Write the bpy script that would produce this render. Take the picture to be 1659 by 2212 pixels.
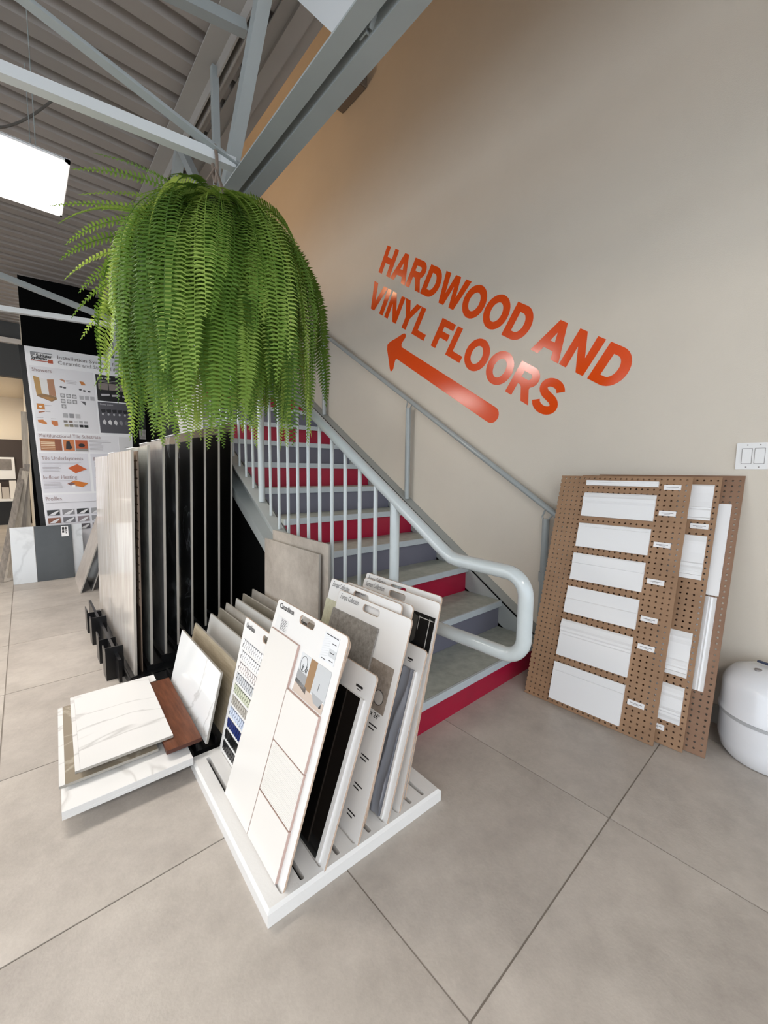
import bpy, bmesh, math, random
from mathutils import Vector, Matrix
from mathutils.geometry import tessellate_polygon

random.seed(7)
for o in list(bpy.data.objects):
    bpy.data.objects.remove(o)
SC = bpy.context.scene
COL = SC.collection

# ------------------------------------------------------------------ camera
HC = 1.193
YAW, PITCH, ROLL = math.radians(41.658), math.radians(-5.651), math.radians(0.621)
_f = Vector((math.sin(YAW) * math.cos(PITCH), math.cos(YAW) * math.cos(PITCH), math.sin(PITCH)))
_r = Vector((math.cos(YAW), -math.sin(YAW), 0))
_u = _r.cross(_f)
_r2 = _r * math.cos(ROLL) + _u * math.sin(ROLL)
_u2 = -_r * math.sin(ROLL) + _u * math.cos(ROLL)
cam = bpy.data.cameras.new('camera')
cam.sensor_fit = 'HORIZONTAL'
cam.sensor_width = 36.0
cam.lens = 36.0 * 873.41 / 1659.0
cam.clip_start = 0.03
cam.clip_end = 200
camo = bpy.data.objects.new('camera', cam)
COL.objects.link(camo)
camo.matrix_world = Matrix(((_r2.x, _u2.x, -_f.x, 0), (_r2.y, _u2.y, -_f.y, 0), (_r2.z, _u2.z, -_f.z, HC), (0, 0, 0, 1)))
SC.camera = camo

# ------------------------------------------------------------------ world, exposure
w = bpy.data.worlds.new('daylight')
SC.world = w
w.use_nodes = True
bg = w.node_tree.nodes['Background']
bg.inputs[0].default_value = (0.82, 0.905, 1.0, 1)
bg.inputs[1].default_value = 1.9
SC.view_settings.view_transform = 'Standard'
SC.view_settings.look = 'None'
SC.view_settings.gamma = 1.0
SC.view_settings.use_curve_mapping = False
SC.view_settings.exposure = 0.64


# ------------------------------------------------------------------ helpers
def lin(h):
    h = h.lstrip('#')
    out = []
    for i in (0, 2, 4):
        c = int(h[i:i + 2], 16) / 255
        out.append(c / 12.92 if c <= 0.04045 else ((c + 0.055) / 1.055) ** 2.4)
    return tuple(out) + (1,)


MATS = {}


def mat(name, color, rough=0.5, metal=0.0, var=0.0, scale=8.0, color2=None, bump=0.0, bscale=60.0, spec=0.5, rnd=0.0,
        detail=6.0, stretch=None, coat=0.0, nr=0.62):
    """procedural principled: base colour, optional noise mix to color2, optional bump, optional per-object variation"""
    if name in MATS:
        return MATS[name]
    m = bpy.data.materials.new(name)
    m.use_nodes = True
    nt = m.node_tree
    p = nt.nodes['Principled BSDF']
    p.inputs['Roughness'].default_value = rough
    p.inputs['Metallic'].default_value = metal
    p.inputs['Specular IOR Level'].default_value = spec
    if coat:
        p.inputs['Coat Weight'].default_value = coat
        p.inputs['Coat Roughness'].default_value = 0.05
    c = lin(color)
    p.inputs['Base Color'].default_value = c
    m.diffuse_color = c
    tc = nt.nodes.new('ShaderNodeTexCoord')
    src = tc.outputs['Object']
    if stretch:
        mp = nt.nodes.new('ShaderNodeMapping')
        mp.inputs['Scale'].default_value = stretch
        nt.links.new(src, mp.inputs[0])
        src = mp.outputs[0]
    if rnd:
        oi = nt.nodes.new('ShaderNodeObjectInfo')
        ad = nt.nodes.new('ShaderNodeVectorMath')
        ad.operation = 'MULTIPLY_ADD'
        nt.links.new(oi.outputs['Random'], ad.inputs[0])
        ad.inputs[1].default_value = (37.0, 19.0, 11.0)
        nt.links.new(src, ad.inputs[2])
        src = ad.outputs[0]
    out = None
    if var or color2:
        n = nt.nodes.new('ShaderNodeTexNoise')
        n.inputs['Scale'].default_value = scale
        n.inputs['Detail'].default_value = detail
        n.inputs['Roughness'].default_value = nr
        nt.links.new(src, n.inputs['Vector'])
        r = nt.nodes.new('ShaderNodeValToRGB')
        r.color_ramp.elements[0].position = 0.33
        r.color_ramp.elements[1].position = 0.67
        c2 = lin(color2) if color2 else tuple(x * (1 - var) for x in c[:3]) + (1,)
        r.color_ramp.elements[0].color = c2
        r.color_ramp.elements[1].color = c
        nt.links.new(n.outputs['Fac'], r.inputs[0])
        out = r.outputs[0]
    if rnd:
        hs = nt.nodes.new('ShaderNodeHueSaturation')
        mr = nt.nodes.new('ShaderNodeMapRange')
        mr.inputs['To Min'].default_value = 1 - rnd
        mr.inputs['To Max'].default_value = 1 + rnd
        nt.links.new(oi.outputs['Random'], mr.inputs['Value'])
        nt.links.new(mr.outputs[0], hs.inputs['Value'])
        if out:
            nt.links.new(out, hs.inputs['Color'])
        else:
            hs.inputs['Color'].default_value = c
        out = hs.outputs[0]
    if out:
        nt.links.new(out, p.inputs['Base Color'])
    if bump:
        n2 = nt.nodes.new('ShaderNodeTexNoise')
        n2.inputs['Scale'].default_value = bscale
        n2.inputs['Detail'].default_value = 3
        nt.links.new(src, n2.inputs['Vector'])
        b = nt.nodes.new('ShaderNodeBump')
        b.inputs['Strength'].default_value = bump
        b.inputs['Distance'].default_value = 0.01
        nt.links.new(n2.outputs['Fac'], b.inputs['Height'])
        nt.links.new(b.outputs[0], p.inputs['Normal'])
    MATS[name] = m
    return m


def marble(name, base, vein, scale=3.0, rough=0.12, width=0.03, cloud='#d9dadb', rot=0.6, cscale=2.5):
    """polished stone: soft clouds and thin distorted veins"""
    if name in MATS:
        return MATS[name]
    m = mat(name, base, rough=rough)
    nt = m.node_tree
    p = nt.nodes['Principled BSDF']
    tc = nt.nodes['Texture Coordinate']
    mp = nt.nodes.new('ShaderNodeMapping')
    mp.inputs['Rotation'].default_value = (rot, rot * 0.7, rot)
    nt.links.new(tc.outputs['Object'], mp.inputs[0])
    n = nt.nodes.new('ShaderNodeTexNoise')
    n.inputs['Scale'].default_value = scale
    n.inputs['Detail'].default_value = 5
    n.inputs['Distortion'].default_value = 1.2
    nt.links.new(mp.outputs[0], n.inputs['Vector'])
    r = nt.nodes.new('ShaderNodeValToRGB')
    e = r.color_ramp.elements
    e[0].position = 0.5 - width
    e[0].color = (0, 0, 0, 1)
    e[1].position = 0.5 + width
    e[1].color = (0, 0, 0, 1)
    k = e.new(0.5)
    k.color = (1, 1, 1, 1)
    nt.links.new(n.outputs['Fac'], r.inputs[0])
    n2 = nt.nodes.new('ShaderNodeTexNoise')
    n2.inputs['Scale'].default_value = cscale
    nt.links.new(mp.outputs[0], n2.inputs['Vector'])
    mx = nt.nodes.new('ShaderNodeMixRGB')
    mx.inputs[1].default_value = lin(base)
    mx.inputs[2].default_value = lin(cloud)
    nt.links.new(n2.outputs['Fac'], mx.inputs[0])
    mu = nt.nodes.new('ShaderNodeMath')
    mu.operation = 'MULTIPLY'
    mu.inputs[1].default_value = 0.75
    n3 = nt.nodes.new('ShaderNodeTexNoise')
    n3.inputs['Scale'].default_value = scale * 0.7
    nt.links.new(tc.outputs['Object'], n3.inputs['Vector'])
    m3 = nt.nodes.new('ShaderNodeMath')
    m3.operation = 'MULTIPLY'
    nt.links.new(r.outputs[0], m3.inputs[0])
    nt.links.new(n3.outputs['Fac'], m3.inputs[1])
    nt.links.new(m3.outputs[0], mu.inputs[0])
    mx2 = nt.nodes.new('ShaderNodeMixRGB')
    nt.links.new(mu.outputs[0], mx2.inputs[0])
    nt.links.new(mx.outputs[0], mx2.inputs[1])
    mx2.inputs[2].default_value = lin(vein)
    nt.links.new(mx2.outputs[0], p.inputs['Base Color'])
    return m


def emit(name, color, strength):
    m = bpy.data.materials.new(name)
    m.use_nodes = True
    nt = m.node_tree
    nt.nodes.remove(nt.nodes['Principled BSDF'])
    e = nt.nodes.new('ShaderNodeEmission')
    e.inputs[0].default_value = lin(color)
    e.inputs[1].default_value = strength
    nt.links.new(e.outputs[0], nt.nodes['Material Output'].inputs[0])
    return m


class Fr:
    """a plane in space: origin, u, v unit axes and outward normal"""
    def __init__(s, O, U, V):
        s.O = Vector(O)
        s.U = Vector(U).normalized()
        s.V = Vector(V).normalized()
        s.N = s.U.cross(s.V).normalized()

    def p(s, u, v, w=0.0):
        return s.O + s.U * u + s.V * v + s.N * w


WORLD = Fr((0, 0, 0), (1, 0, 0), (0, 1, 0))


class MB:
    def __init__(s):
        s.v = []
        s.f = []

    def add(s, vs, fs):
        b = len(s.v)
        s.v += [tuple(x) for x in vs]
        s.f += [tuple(i + b for i in f) for f in fs]
        return s

    def box(s, x0, x1, y0, y1, z0, z1, fr=WORLD):
        vs = [fr.p(x, y, z) for z in (z0, z1) for x, y in ((x0, y0), (x1, y0), (x1, y1), (x0, y1))]
        return s.add(vs, [(3, 2, 1, 0), (4, 5, 6, 7), (0, 1, 5, 4), (1, 2, 6, 5), (2, 3, 7, 6), (3, 0, 4, 7)])

    def bar(s, a, b, w, h, up=(0, 0, 1)):
        a, b = Vector(a), Vector(b)
        d = (b - a).normalized()
        sd = d.cross(Vector(up)).normalized()
        u2 = sd.cross(d).normalized()
        vs = []
        for q in (a, b):
            for i, j in ((-1, -1), (1, -1), (1, 1), (-1, 1)):
                vs.append(q + sd * (i * w / 2) + u2 * (j * h / 2))
        return s.add(vs, [(0, 1, 2, 3), (7, 6, 5, 4), (0, 4, 5, 1), (1, 5, 6, 2), (2, 6, 7, 3), (3, 7, 4, 0)])

    def angle(s, a, b, leg, t, up=(0, 0, 1), flip=1):
        """L-section bar"""
        a, b = Vector(a), Vector(b)
        d = (b - a).normalized()
        sd = d.cross(Vector(up)).normalized() * flip
        u2 = Vector(up) - d * d.dot(Vector(up))
        u2.normalize()
        prof = [(0, 0), (leg, 0), (leg, t), (t, t), (t, leg), (0, leg)]
        vs = [q + sd * x + u2 * y for q in (a, b) for x, y in prof]
        n = 6
        fs = [tuple(range(n))[::-1], tuple(range(n, 2 * n))]
        fs += [(i, (i + 1) % n, n + (i + 1) % n, n + i) for i in range(n)]
        return s.add(vs, fs)

    def tube(s, path, r, n=10, cap=True):
        P = [Vector(q) for q in path]
        rs = r if isinstance(r, (list, tuple)) else [r] * len(P)
        vs = []
        ref = None
        for i, q in enumerate(P):
            t = (P[min(i + 1, len(P) - 1)] - P[max(i - 1, 0)]).normalized()
            if ref is None:
                ref = Vector((0, 0, 1)) if abs(t.z) < 0.9 else Vector((1, 0, 0))
            a = (ref - t * ref.dot(t)).normalized()
            ref = a
            b = t.cross(a)
            for k in range(n):
                an = 2 * math.pi * k / n
                vs.append(q + (a * math.cos(an) + b * math.sin(an)) * rs[i])
        fs = []
        for i in range(len(P) - 1):
            for k in range(n):
                k2 = (k + 1) % n
                fs.append((i * n + k, i * n + k2, (i + 1) * n + k2, (i + 1) * n + k))
        if cap:
            fs.append(tuple(range(n))[::-1])
            fs.append(tuple((len(P) - 1) * n + k for k in range(n)))
        return s.add(vs, fs)

    def lathe(s, prof, c, n=40):
        vs = []
        for r, z in prof:
            for k in range(n):
                a = 2 * math.pi * k / n
                vs.append((c[0] + r * math.cos(a), c[1] + r * math.sin(a), c[2] + z))
        fs = []
        for i in range(len(prof) - 1):
            for k in range(n):
                k2 = (k + 1) % n
                fs.append((i * n + k, i * n + k2, (i + 1) * n + k2, (i + 1) * n + k))
        fs.append(tuple(range(n))[::-1])
        fs.append(tuple((len(prof) - 1) * n + k for k in range(n)))
        return s.add(vs, fs)

    def prism(s, polys, fr, w0, w1):
        """outline (first loop) with holes (other loops) extruded along the frame normal"""
        if not isinstance(polys[0][0], (tuple, list)):
            polys = [polys]
        flat = [q for L in polys for q in L]
        tris = tessellate_polygon([[Vector((a, b, 0)) for a, b in L] for L in polys])
        n = len(flat)
        vs = [fr.p(a, b, w1) for a, b in flat] + [fr.p(a, b, w0) for a, b in flat]
        fs = []
        for t in tris:
            a, b, c = [Vector(flat[i]) for i in t]
            if (b - a).cross(c - a) < 0:
                t = t[::-1]
            fs.append(tuple(t))
            fs.append(tuple(i + n for i in t[::-1]))
        k = 0
        for L in polys:
            m = len(L)
            ar = sum(L[i][0] * L[(i + 1) % m][1] - L[(i + 1) % m][0] * L[i][1] for i in range(m))
            outer = (k == 0)
            for i in range(m):
                a, b = k + i, k + (i + 1) % m
                if (ar > 0) == outer:
                    fs.append((a, a + n, b + n, b))
                else:
                    fs.append((b, b + n, a + n, a))
            k += m
        return s.add(vs, fs)


def link(name, me, parent=None):
    o = bpy.data.objects.new(name, me)
    COL.objects.link(o)
    if parent is not None:
        o.parent = parent
        M = Matrix.Translation(parent.location)
        q = parent.parent
        if q is not None and parent.type == 'EMPTY':
            M = Matrix.Translation(q.location) @ M
        o.matrix_parent_inverse = M.inverted() if parent.type == 'EMPTY' else Matrix()
    return o


def obj(name, mb, m, parent=None, smooth=False, bevel=0.0, seg=2):
    me = bpy.data.meshes.new(name)
    me.from_pydata([tuple(v) for v in mb.v], [], mb.f)
    me.materials.append(m)
    if bevel:
        bm = bmesh.new()
        bm.from_mesh(me)
        bmesh.ops.bevel(bm, geom=[e for e in bm.edges if e.is_manifold and e.calc_face_angle(0) > 0.6], offset=bevel,
                        segments=seg, affect='EDGES', profile=0.5)
        bm.to_mesh(me)
        bm.free()
    if smooth:
        me.polygons.foreach_set('use_smooth', [True] * len(me.polygons))
        me.set_sharp_from_angle(angle=math.radians(40))
    me.update()
    return link(name, me, parent)


def tag(o, label, cat, group=None):
    o['label'] = label
    o['category'] = cat
    if group:
        o['group'] = group
    return o


def thing(name, label, cat, loc, group=None):
    o = bpy.data.objects.new(name, None)
    COL.objects.link(o)
    o.location = loc
    o.empty_display_size = 0.05
    return tag(o, label, cat, group)


def struct(o):
    o['kind'] = 'structure'
    return o


def rrect(u0, v0, u1, v1, r, n=5):
    pts = []
    for cx, cy, a0 in ((u1 - r, v1 - r, 0), (u0 + r, v1 - r, 90), (u0 + r, v0 + r, 180), (u1 - r, v0 + r, 270)):
        for k in range(n + 1):
            a = math.radians(a0 + 90 * k / n)
            pts.append((cx + r * math.cos(a), cy + r * math.sin(a)))
    return pts


def ell(cx, cy, rx, ry, n=20, a0=0, a1=360):
    full = (a1 - a0) == 360
    k = n if full else n + 1
    return [(cx + rx * math.cos(math.radians(a0 + (a1 - a0) * i / n)), cy + ry * math.sin(math.radians(a0 + (a1 - a0) * i / n)))
            for i in range(k)]


TXT = {}


def text_mb(body, fr, u, v, size, w=0.0012, bold=0.0, shear=0.0, width=None, condense=1.0):
    """flat printed lettering as geometry lying on a frame; baseline start at (u, v)"""
    key = (body, bold, shear)
    if key not in TXT:
        c = bpy.data.curves.new('t', 'FONT')
        c.body = body
        c.size = 1.0
        c.offset = bold
        c.shear = shear
        c.resolution_u = 2
        o = bpy.data.objects.new('t', c)
        COL.objects.link(o)
        dg = bpy.context.evaluated_depsgraph_get()
        me = bpy.data.meshes.new_from_object(o.evaluated_get(dg))
        TXT[key] = ([(q.co.x, q.co.y) for q in me.vertices], [tuple(p.vertices) for p in me.polygons])
        bpy.data.objects.remove(o)
        bpy.data.curves.remove(c)
        bpy.data.meshes.remove(me)
    vs, fs = TXT[key]
    sx = size * condense
    if width:
        xs = [a for a, b in vs]
        sx = width / (max(xs) - min(xs))
        u -= min(xs) * sx
    m = MB()
    m.add([fr.p(u + a * sx, v + b * size, w) for a, b in vs], fs)
    return m


# ------------------------------------------------------------------ materials
M_WALL = mat('painted wall', '#d3cabc', rough=0.55, var=0.05, scale=1.5, bump=0.12, bscale=220)
M_TILE = mat('concrete look tile', '#c2bab1', rough=0.45, color2='#9f978f', scale=2.6, rnd=0.03, bump=0.06, bscale=120, detail=14, nr=0.76)
M_GROUT = mat('grout', '#938b83', rough=0.9, var=0.1)
M_DECK = mat('painted steel deck', '#9c948e', rough=0.6, var=0.12, scale=1.2)
M_STEEL = mat('grey painted steel', '#9aa0a0', rough=0.45, var=0.06, scale=4)
M_STEEL2 = mat('warm grey painted steel', '#a09b95', rough=0.5, var=0.06, scale=4)
M_RAIL = mat('pale grey gloss enamel', '#b6bdbe', rough=0.22, var=0.05, scale=14, bump=0.06, bscale=70, coat=0.3)
M_WRAIL = mat('grey rail enamel', '#9da3a3', rough=0.25, coat=0.2)
M_STRING = mat('grey stringer enamel', '#9ba09f', rough=0.4, var=0.04)
M_TREAD = mat('grey tread paint', '#a6aaa2', rough=0.5, color2='#8f948c', scale=18)
M_NOSE = mat('pale nosing paint', '#b4bcc0', rough=0.4, var=0.08, scale=20)
M_RED = mat('crimson riser paint', '#a00d34', rough=0.3, var=0.1, scale=5)
M_GREY = mat('slate riser paint', '#6b6b78', rough=0.4, var=0.08, scale=5)
M_BLACK = mat('black paint', '#0b0b0c', rough=0.5)
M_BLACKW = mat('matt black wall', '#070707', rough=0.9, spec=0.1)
M_BLKMET = mat('black powder coat', '#101012', rough=0.28)
M_ORANGE = mat('orange vinyl', '#e44d0c', rough=0.16, spec=0.6)
M_WHITE = mat('white laminate', '#e4e3e1', rough=0.35)
M_WOODW = mat('white painted wood', '#e2e1df', rough=0.35, bump=0.08, bscale=120)
M_TILEW = mat('white satin tile', '#e3e0db', rough=0.18)
M_PINKB = mat('fired clay edge', '#bfa59b', rough=0.7)
M_PEG = mat('brown hardboard', '#9c7a5c', rough=0.6, color2='#8d6d51', scale=7)
M_PEGD = mat('dark brown hardboard', '#8d6c54', rough=0.6, color2='#80604a', scale=7)
M_PAPER = mat('white card', '#ebeaea', rough=0.7)
M_INK = mat('black ink', '#1c1b1c', rough=0.6)
M_INKG = mat('grey ink', '#8d8785', rough=0.7)
M_SCRIPT = mat('script ink', '#4a4a4e', rough=0.6)

# ------------------------------------------------------------------ setting
XW = 2.45            # long wall on the right
ZD = 3.336            # underside of the floor deck
XE = 1.208            # edge of the deck over the stairs
YB = 6.27            # black back wall

floor = struct(obj('floor', MB().box(-5.0, XW, -3.0, 13.0, -0.05, -0.003), M_GROUT))
tb = MB()
tb.box(-0.3975, 0.3975, -0.3975, 0.3975, -0.012, 0.0)
tile_me = bpy.data.meshes.new('floor_tile')
tile_me.from_pydata(tb.v, [], tb.f)
tile_me.materials.append(M_TILE)
for i in range(-6, 2):
    for j in range(-4, 15):
        x = 1.460 + 0.4 + 0.8 * i
        y = 0.441 + 0.4 + 0.8 * j
        if y > 12.4 or (i == 1 and True):
            continue
        o = link('floor_tile', tile_me, floor)
        o.location = (x, y, 0)
for j in range(-4, 9):      # cut tiles along the wall
    y = 0.441 + 0.4 + 0.8 * j
    struct_t = obj('floor_tile', MB().box(2.2625, XW, y - 0.3975, y + 0.3975, -0.012, 0.0), M_TILE, floor)

struct(obj('wall_right', MB().box(XW, XW + 0.15, -3.0, 7.0, -0.05, 6.2), M_WALL))
struct(obj('wall_back', MB().box(0.074, XW, YB, YB + 0.15, -0.05, ZD + 0.046), M_BLACKW))
struct(obj('wall_upper_back', MB().box(-5.0, XW, YB + 0.1, YB + 0.25, ZD + 0.12, 6.2), M_WALL))
struct(obj('wall_upper_front', MB().box(-5.0, XW, -3.0, -2.85, ZD - 0.4, 6.2), M_WALL))
struct(obj('wall_upper_left', MB().box(-5.0, -4.85, -2.85, YB + 0.1, ZD - 0.4, 6.2), M_WALL))
struct(obj('ceiling_upper', MB().box(-5.0, XW, -3.0, YB + 0.25, 6.2, 6.3), M_WALL))
# corrugated floor deck over the showroom, flutes along X
dk = MB()
prof = []
y = -2.85
while y < 8.36:
    prof += [(y, 0.0), (y + 0.085, 0.0), (y + 0.10, 0.045), (y + 0.137, 0.045)]
    y += 0.152
vs, fs = [], []
for (py, pz) in prof:
    x1 = 1.05 if py < YB else 0.10
    vs += [(-5.0, py, ZD + pz), (x1, py, ZD + pz)]
for i in range(len(prof) - 1):
    fs.append((2 * i, 2 * i + 1, 2 * i + 3, 2 * i + 2))
dk.add(vs, fs)
dk.box(-5.0, 1.05, -2.85, YB, ZD + 0.047, ZD + 0.12)
dk.box(-5.0, 0.10, YB, 8.36, ZD + 0.047, ZD + 0.12)
struct(obj('ceiling', dk, M_DECK))
# steel edge of the stair opening: three steps of painted plate
eb = struct(obj('trim_1', MB().box(1.005, 1.065, -2.85, YB, ZD - 0.010, ZD - 0.002).box(1.05, 1.065, -2.85, YB, ZD - 0.002, ZD + 0.12)
                .box(1.065, 1.14, -2.85, YB, ZD - 0.03, ZD + 0.12).box(1.14, XE, -2.85, YB, ZD + 0.0, ZD + 0.12), M_STEEL2))
struct(obj('trim_2', MB().box(XW - 0.012, XW, -2.85, 1.17, 0.0, 0.09), mat('wall base', '#a9a79f', rough=0.5), None))
# storefront posts behind and left of the camera
fr_m = mat('dark window frame', '#2a2b2c', rough=0.4)
wf = MB()
for x in (-4.9, -3.2, -1.5, 0.2, 1.9):
    wf.box(x - 0.04, x + 0.04, -2.98, -2.88, 0, ZD - 0.4)
wf.box(-4.9, XW, -2.98, -2.88, 0, 0.12).box(-4.9, XW, -2.98, -2.88, 2.3, 2.38)
struct(obj('window_1', wf, fr_m))
wf = MB()
for yy in (-2.8, -1.0, 0.8, 2.6, 4.4, 6.2):
    wf.box(-4.98, -4.88, yy - 0.04, yy + 0.04, 0, ZD - 0.4)
wf.box(-4.98, -4.88, -2.9, 6.3, 0, 0.12).box(-4.98, -4.88, -2.9, 6.3, 2.3, 2.38)
struct(obj('window_2', wf, fr_m))
struct(obj('wall_left', MB().box(-5.0, -4.85, 6.3, 13.0, -0.05, 6.2), M_WALL))

# far room seen left of the black wall
M_CREAM = mat('cream wall', '#e9ddca', rough=0.6)
struct(obj('wall_far', MB().box(-5.0, 0.3, 12.0, 12.15, -0.05, 2.75), M_CREAM))
struct(obj('wall_bulkhead', MB().box(-5.0, 0.12, 8.36, 8.5, 2.556, ZD + 0.1), mat('dark grey bulkhead', '#4b4b4b', rough=0.7)))
struct(obj('trim_3', MB().box(-5.0, 0.12, 8.29, 8.36, 3.03, 3.10), mat('painted lit edge', '#d8cfc6', rough=0.5)))  # pale strip paints in the lit top edge of the bulkhead
struct(obj('ceiling_far', MB().box(-5.0, 0.3, 8.5, 12.0, 2.70, 2.78), M_CREAM))
struct(obj('wall_partition', MB().box(0.085, 0.2, YB + 0.15, 12.0, -0.05, ZD), M_CREAM))
bm_ = thing('display_wall_unit', 'dark brown showroom wall unit with white bordered picture, far back left', 'display unit', (-0.6, 11.8, 0))
obj('panel', MB().box(-2.2, 0.06, 11.9, 11.98, 0.55, 1.80), mat('dark brown panel', '#3a2f2a', rough=0.6), bm_)
obj('picture', MB().box(-0.75, -0.13, 11.86, 11.895, 0.95, 1.42), M_PAPER, bm_)
obj('picture_art', MB().box(-0.70, -0.18, 11.85, 11.859, 1.15, 1.38), mat('grey art', '#8a8480', rough=0.6, var=0.4, scale=6), bm_)
obj('shelf', MB().box(-2.2, 0.06, 11.5, 11.9, 0.5, 0.55), M_WHITE, bm_)
obj('plinth', MB().box(-2.2, 0.06, 11.6, 11.9, 0.0, 0.5), M_BLACK, bm_)
for k, (x, h, c) in enumerate(((-0.42, 0.33, '#d8d2ca'), (-0.30, 0.24, '#b9b0a6'), (-0.18, 0.38, '#e4dfd8'), (-0.06, 0.2, '#c8c0b6'), (-0.55, 0.28, '#e0dcd4'))):
    t = obj('tile_sample', MB().box(x - 0.055, x + 0.055, 11.6 + 0.01 * k, 11.615 + 0.01 * k, 0.55, 0.55 + h),
            mat('far tile %d' % k, c, rough=0.4), None)
    tag(t, ['cream tile sample standing on far white shelf under picture', 'short taupe tile sample on far white shelf',
            'tallest pale tile sample on far white shelf', 'shortest beige tile sample at right end of far shelf',
            'off-white tile sample at left of far white shelf'][k], 'tile', 'tile samples on the far shelf')
M_LED = emit('led diffuser', '#fff8f0', 15.0)
M_LEDF = mat('white lamp frame', '#e8e8ea', rough=0.4)


def led(loc, lx, ly, label, group='ceiling light panels', m=None):
    t = thing('ceiling_light', label, 'light', loc, group)
    x, y, z = loc
    f = MB()
    f.box(x - lx / 2, x + lx / 2, y - ly / 2, y - ly / 2 + 0.02, z, z + 0.012).box(x - lx / 2, x + lx / 2, y + ly / 2 - 0.02, y + ly / 2, z, z + 0.012)
    f.box(x - lx / 2, x - lx / 2 + 0.02, y - ly / 2, y + ly / 2, z, z + 0.012).box(x + lx / 2 - 0.02, x + lx / 2, y - ly / 2, y + ly / 2, z, z + 0.012)
    f.box(x - lx / 2, x + lx / 2, y - ly / 2, y + ly / 2, z + 0.010, z + 0.014)
    obj('frame', f, M_LEDF, t)
    obj('diffuser', MB().box(x - lx / 2 + 0.012, x + lx / 2 - 0.012, y - ly / 2 + 0.012, y + ly / 2 - 0.012, z - 0.004, z - 0.0005), m or M_LED, t)
    for sx in (-0.4, 0.4):
        for sy in (-0.4, 0.4):
            obj('hanger_wire', MB().tube([(x + sx * lx, y + sy * ly, z + 0.014), (x + sx * lx, y + sy * ly, ZD if z < ZD else 6.2)], 0.002, 4), M_STEEL, t)
    return t


led((-0.358, 2.835, 2.64), 1.22, 0.56, 'bright white light panel hung at left beside the fern')
led((-3.0, 2.85, 2.64), 1.22, 0.60, 'added unseen light panel near the left windows')  # out of view, added for more light from the left
led((-1.7, 5.1, 2.64), 1.22, 0.60, 'added unseen light panel left of the poster wall')  # added out of view to brighten the poster and far floor
led((-1.1, -1.5, 2.85), 1.22, 0.60, 'added unseen light panel behind the viewer')  # extra panel out of view, added to light the showroom
led((-3.0, -1.5, 2.85), 1.22, 0.60, 'added unseen light panel behind and left of the viewer')  # another unseen panel, added only for its light
led((-1.2, 10.6, 2.62), 1.22, 0.60, 'added unseen light panel for the far cream room', m=emit('far led', '#fff4e2', 14.0))  # unseen lamp added because the far room needs light
# warm pendant of the upper floor, seen only by its light on the wall
pl_ = thing('pendant_lamp', 'warm globe pendant lamp on the upper floor above the stairs', 'light', (0.25, 4.9, 3.9))
obj('globe', MB().lathe([(0.02, -0.13), (0.08, -0.105), (0.125, -0.04), (0.125, 0.04), (0.08, 0.105), (0.02, 0.13)], (0.25, 4.9, 3.95), 20), emit('warm globe', '#ffd8ac', 62.0), pl_, smooth=True)
obj('cord', MB().tube([(0.25, 4.9, 4.08), (0.25, 4.9, 6.2)], 0.004, 6), M_BLACK, pl_)

# ------------------------------------------------------------------ steel joist, webs, bridging
JB = 2.50
j = thing('steel_joist', 'grey open web steel joist running along the stair opening', 'joist', (0.85, 2.3, JB))
obj('bottom_chord', MB().box(0.770, 0.832, -2.8, YB, JB, JB + 0.007).box(0.825, 0.832, -2.8, YB, JB + 0.007, JB + 0.07), M_STEEL, j)
obj('bottom_chord', MB().box(0.860, 0.927, -2.8, YB, JB, JB + 0.007).box(0.860, 0.867, -2.8, YB, JB + 0.007, JB + 0.07), M_STEEL, j)
obj('top_chord', MB().box(0.785, 0.880, -2.8, YB, ZD - 0.045, ZD - 0.036).box(0.871, 0.880, -2.8, YB, ZD - 0.11, ZD - 0.045), M_STEEL2, j)
obj('top_chord', MB().box(0.903, 0.965, -2.8, YB, ZD - 0.045, ZD - 0.036).box(0.903, 0.912, -2.8, YB, ZD - 0.11, ZD - 0.045), M_STEEL2, j)
M_BRIDGE = mat('pale bridging steel', '#c9cccd', rough=0.4)
for k in range(-3, 3):
    yb = 2.304 + 1.263 * k
    if yb - 0.63 > -2.7:
        obj('web_member', MB().angle((0.846, yb, JB + 0.01), (0.846, yb - 0.632, ZD - 0.06), 0.055, 0.006, up=(1, 0, 0.0)), M_STEEL, j)
    if k == -1:
        obj('web_member', MB().bar((0.85, yb + 0.08, JB + 0.075), (0.85, yb + 0.66, ZD - 0.06), 0.006, 0.10, up=(0, 0, 1)), M_BRIDGE, j)  # paler colour stands in for the light on this member
    else:
        obj('web_member', MB().angle((0.846, yb + 0.03, JB + 0.01), (0.846, yb + 0.66, ZD - 0.06), 0.045, 0.006, up=(1, 0, 0.0)), M_STEEL, j)
    obj('web_member', MB().angle((0.846, yb + 0.015, JB + 0.01), (0.846, yb + 0.015, ZD - 0.06), 0.033, 0.005, up=(1, 0, 0.0)), M_STEEL, j)
b = thing('joist_bridging', 'pale grey angle bridging bar that the hanging fern is tied to', 'brace', (0.0, 1.95, JB))
dvec = Vector((-0.750, 0.111, 0))
a0 = Vector((0.775, 1.868, JB + 0.012))
obj('bottom_bar', MB().angle(a0, a0 + dvec * 6.5, 0.042, 0.006, flip=1), M_BRIDGE, b)
obj('cross_bar', MB().angle((0.79, 1.900, JB + 0.02), (-2.14, 1.900, JB + 0.745), 0.042, 0.006, flip=-1), M_STEEL, b)
obj('cross_bar', MB().angle((0.864, 1.923, 3.15), (-2.14, 2.14, 2.66), 0.046, 0.006), M_STEEL, b)
b = thing('joist_bridging', 'thin grey angle bridging bars crossing the black wall beyond the fern', 'brace', (0.0, 4.55, JB))
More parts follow.
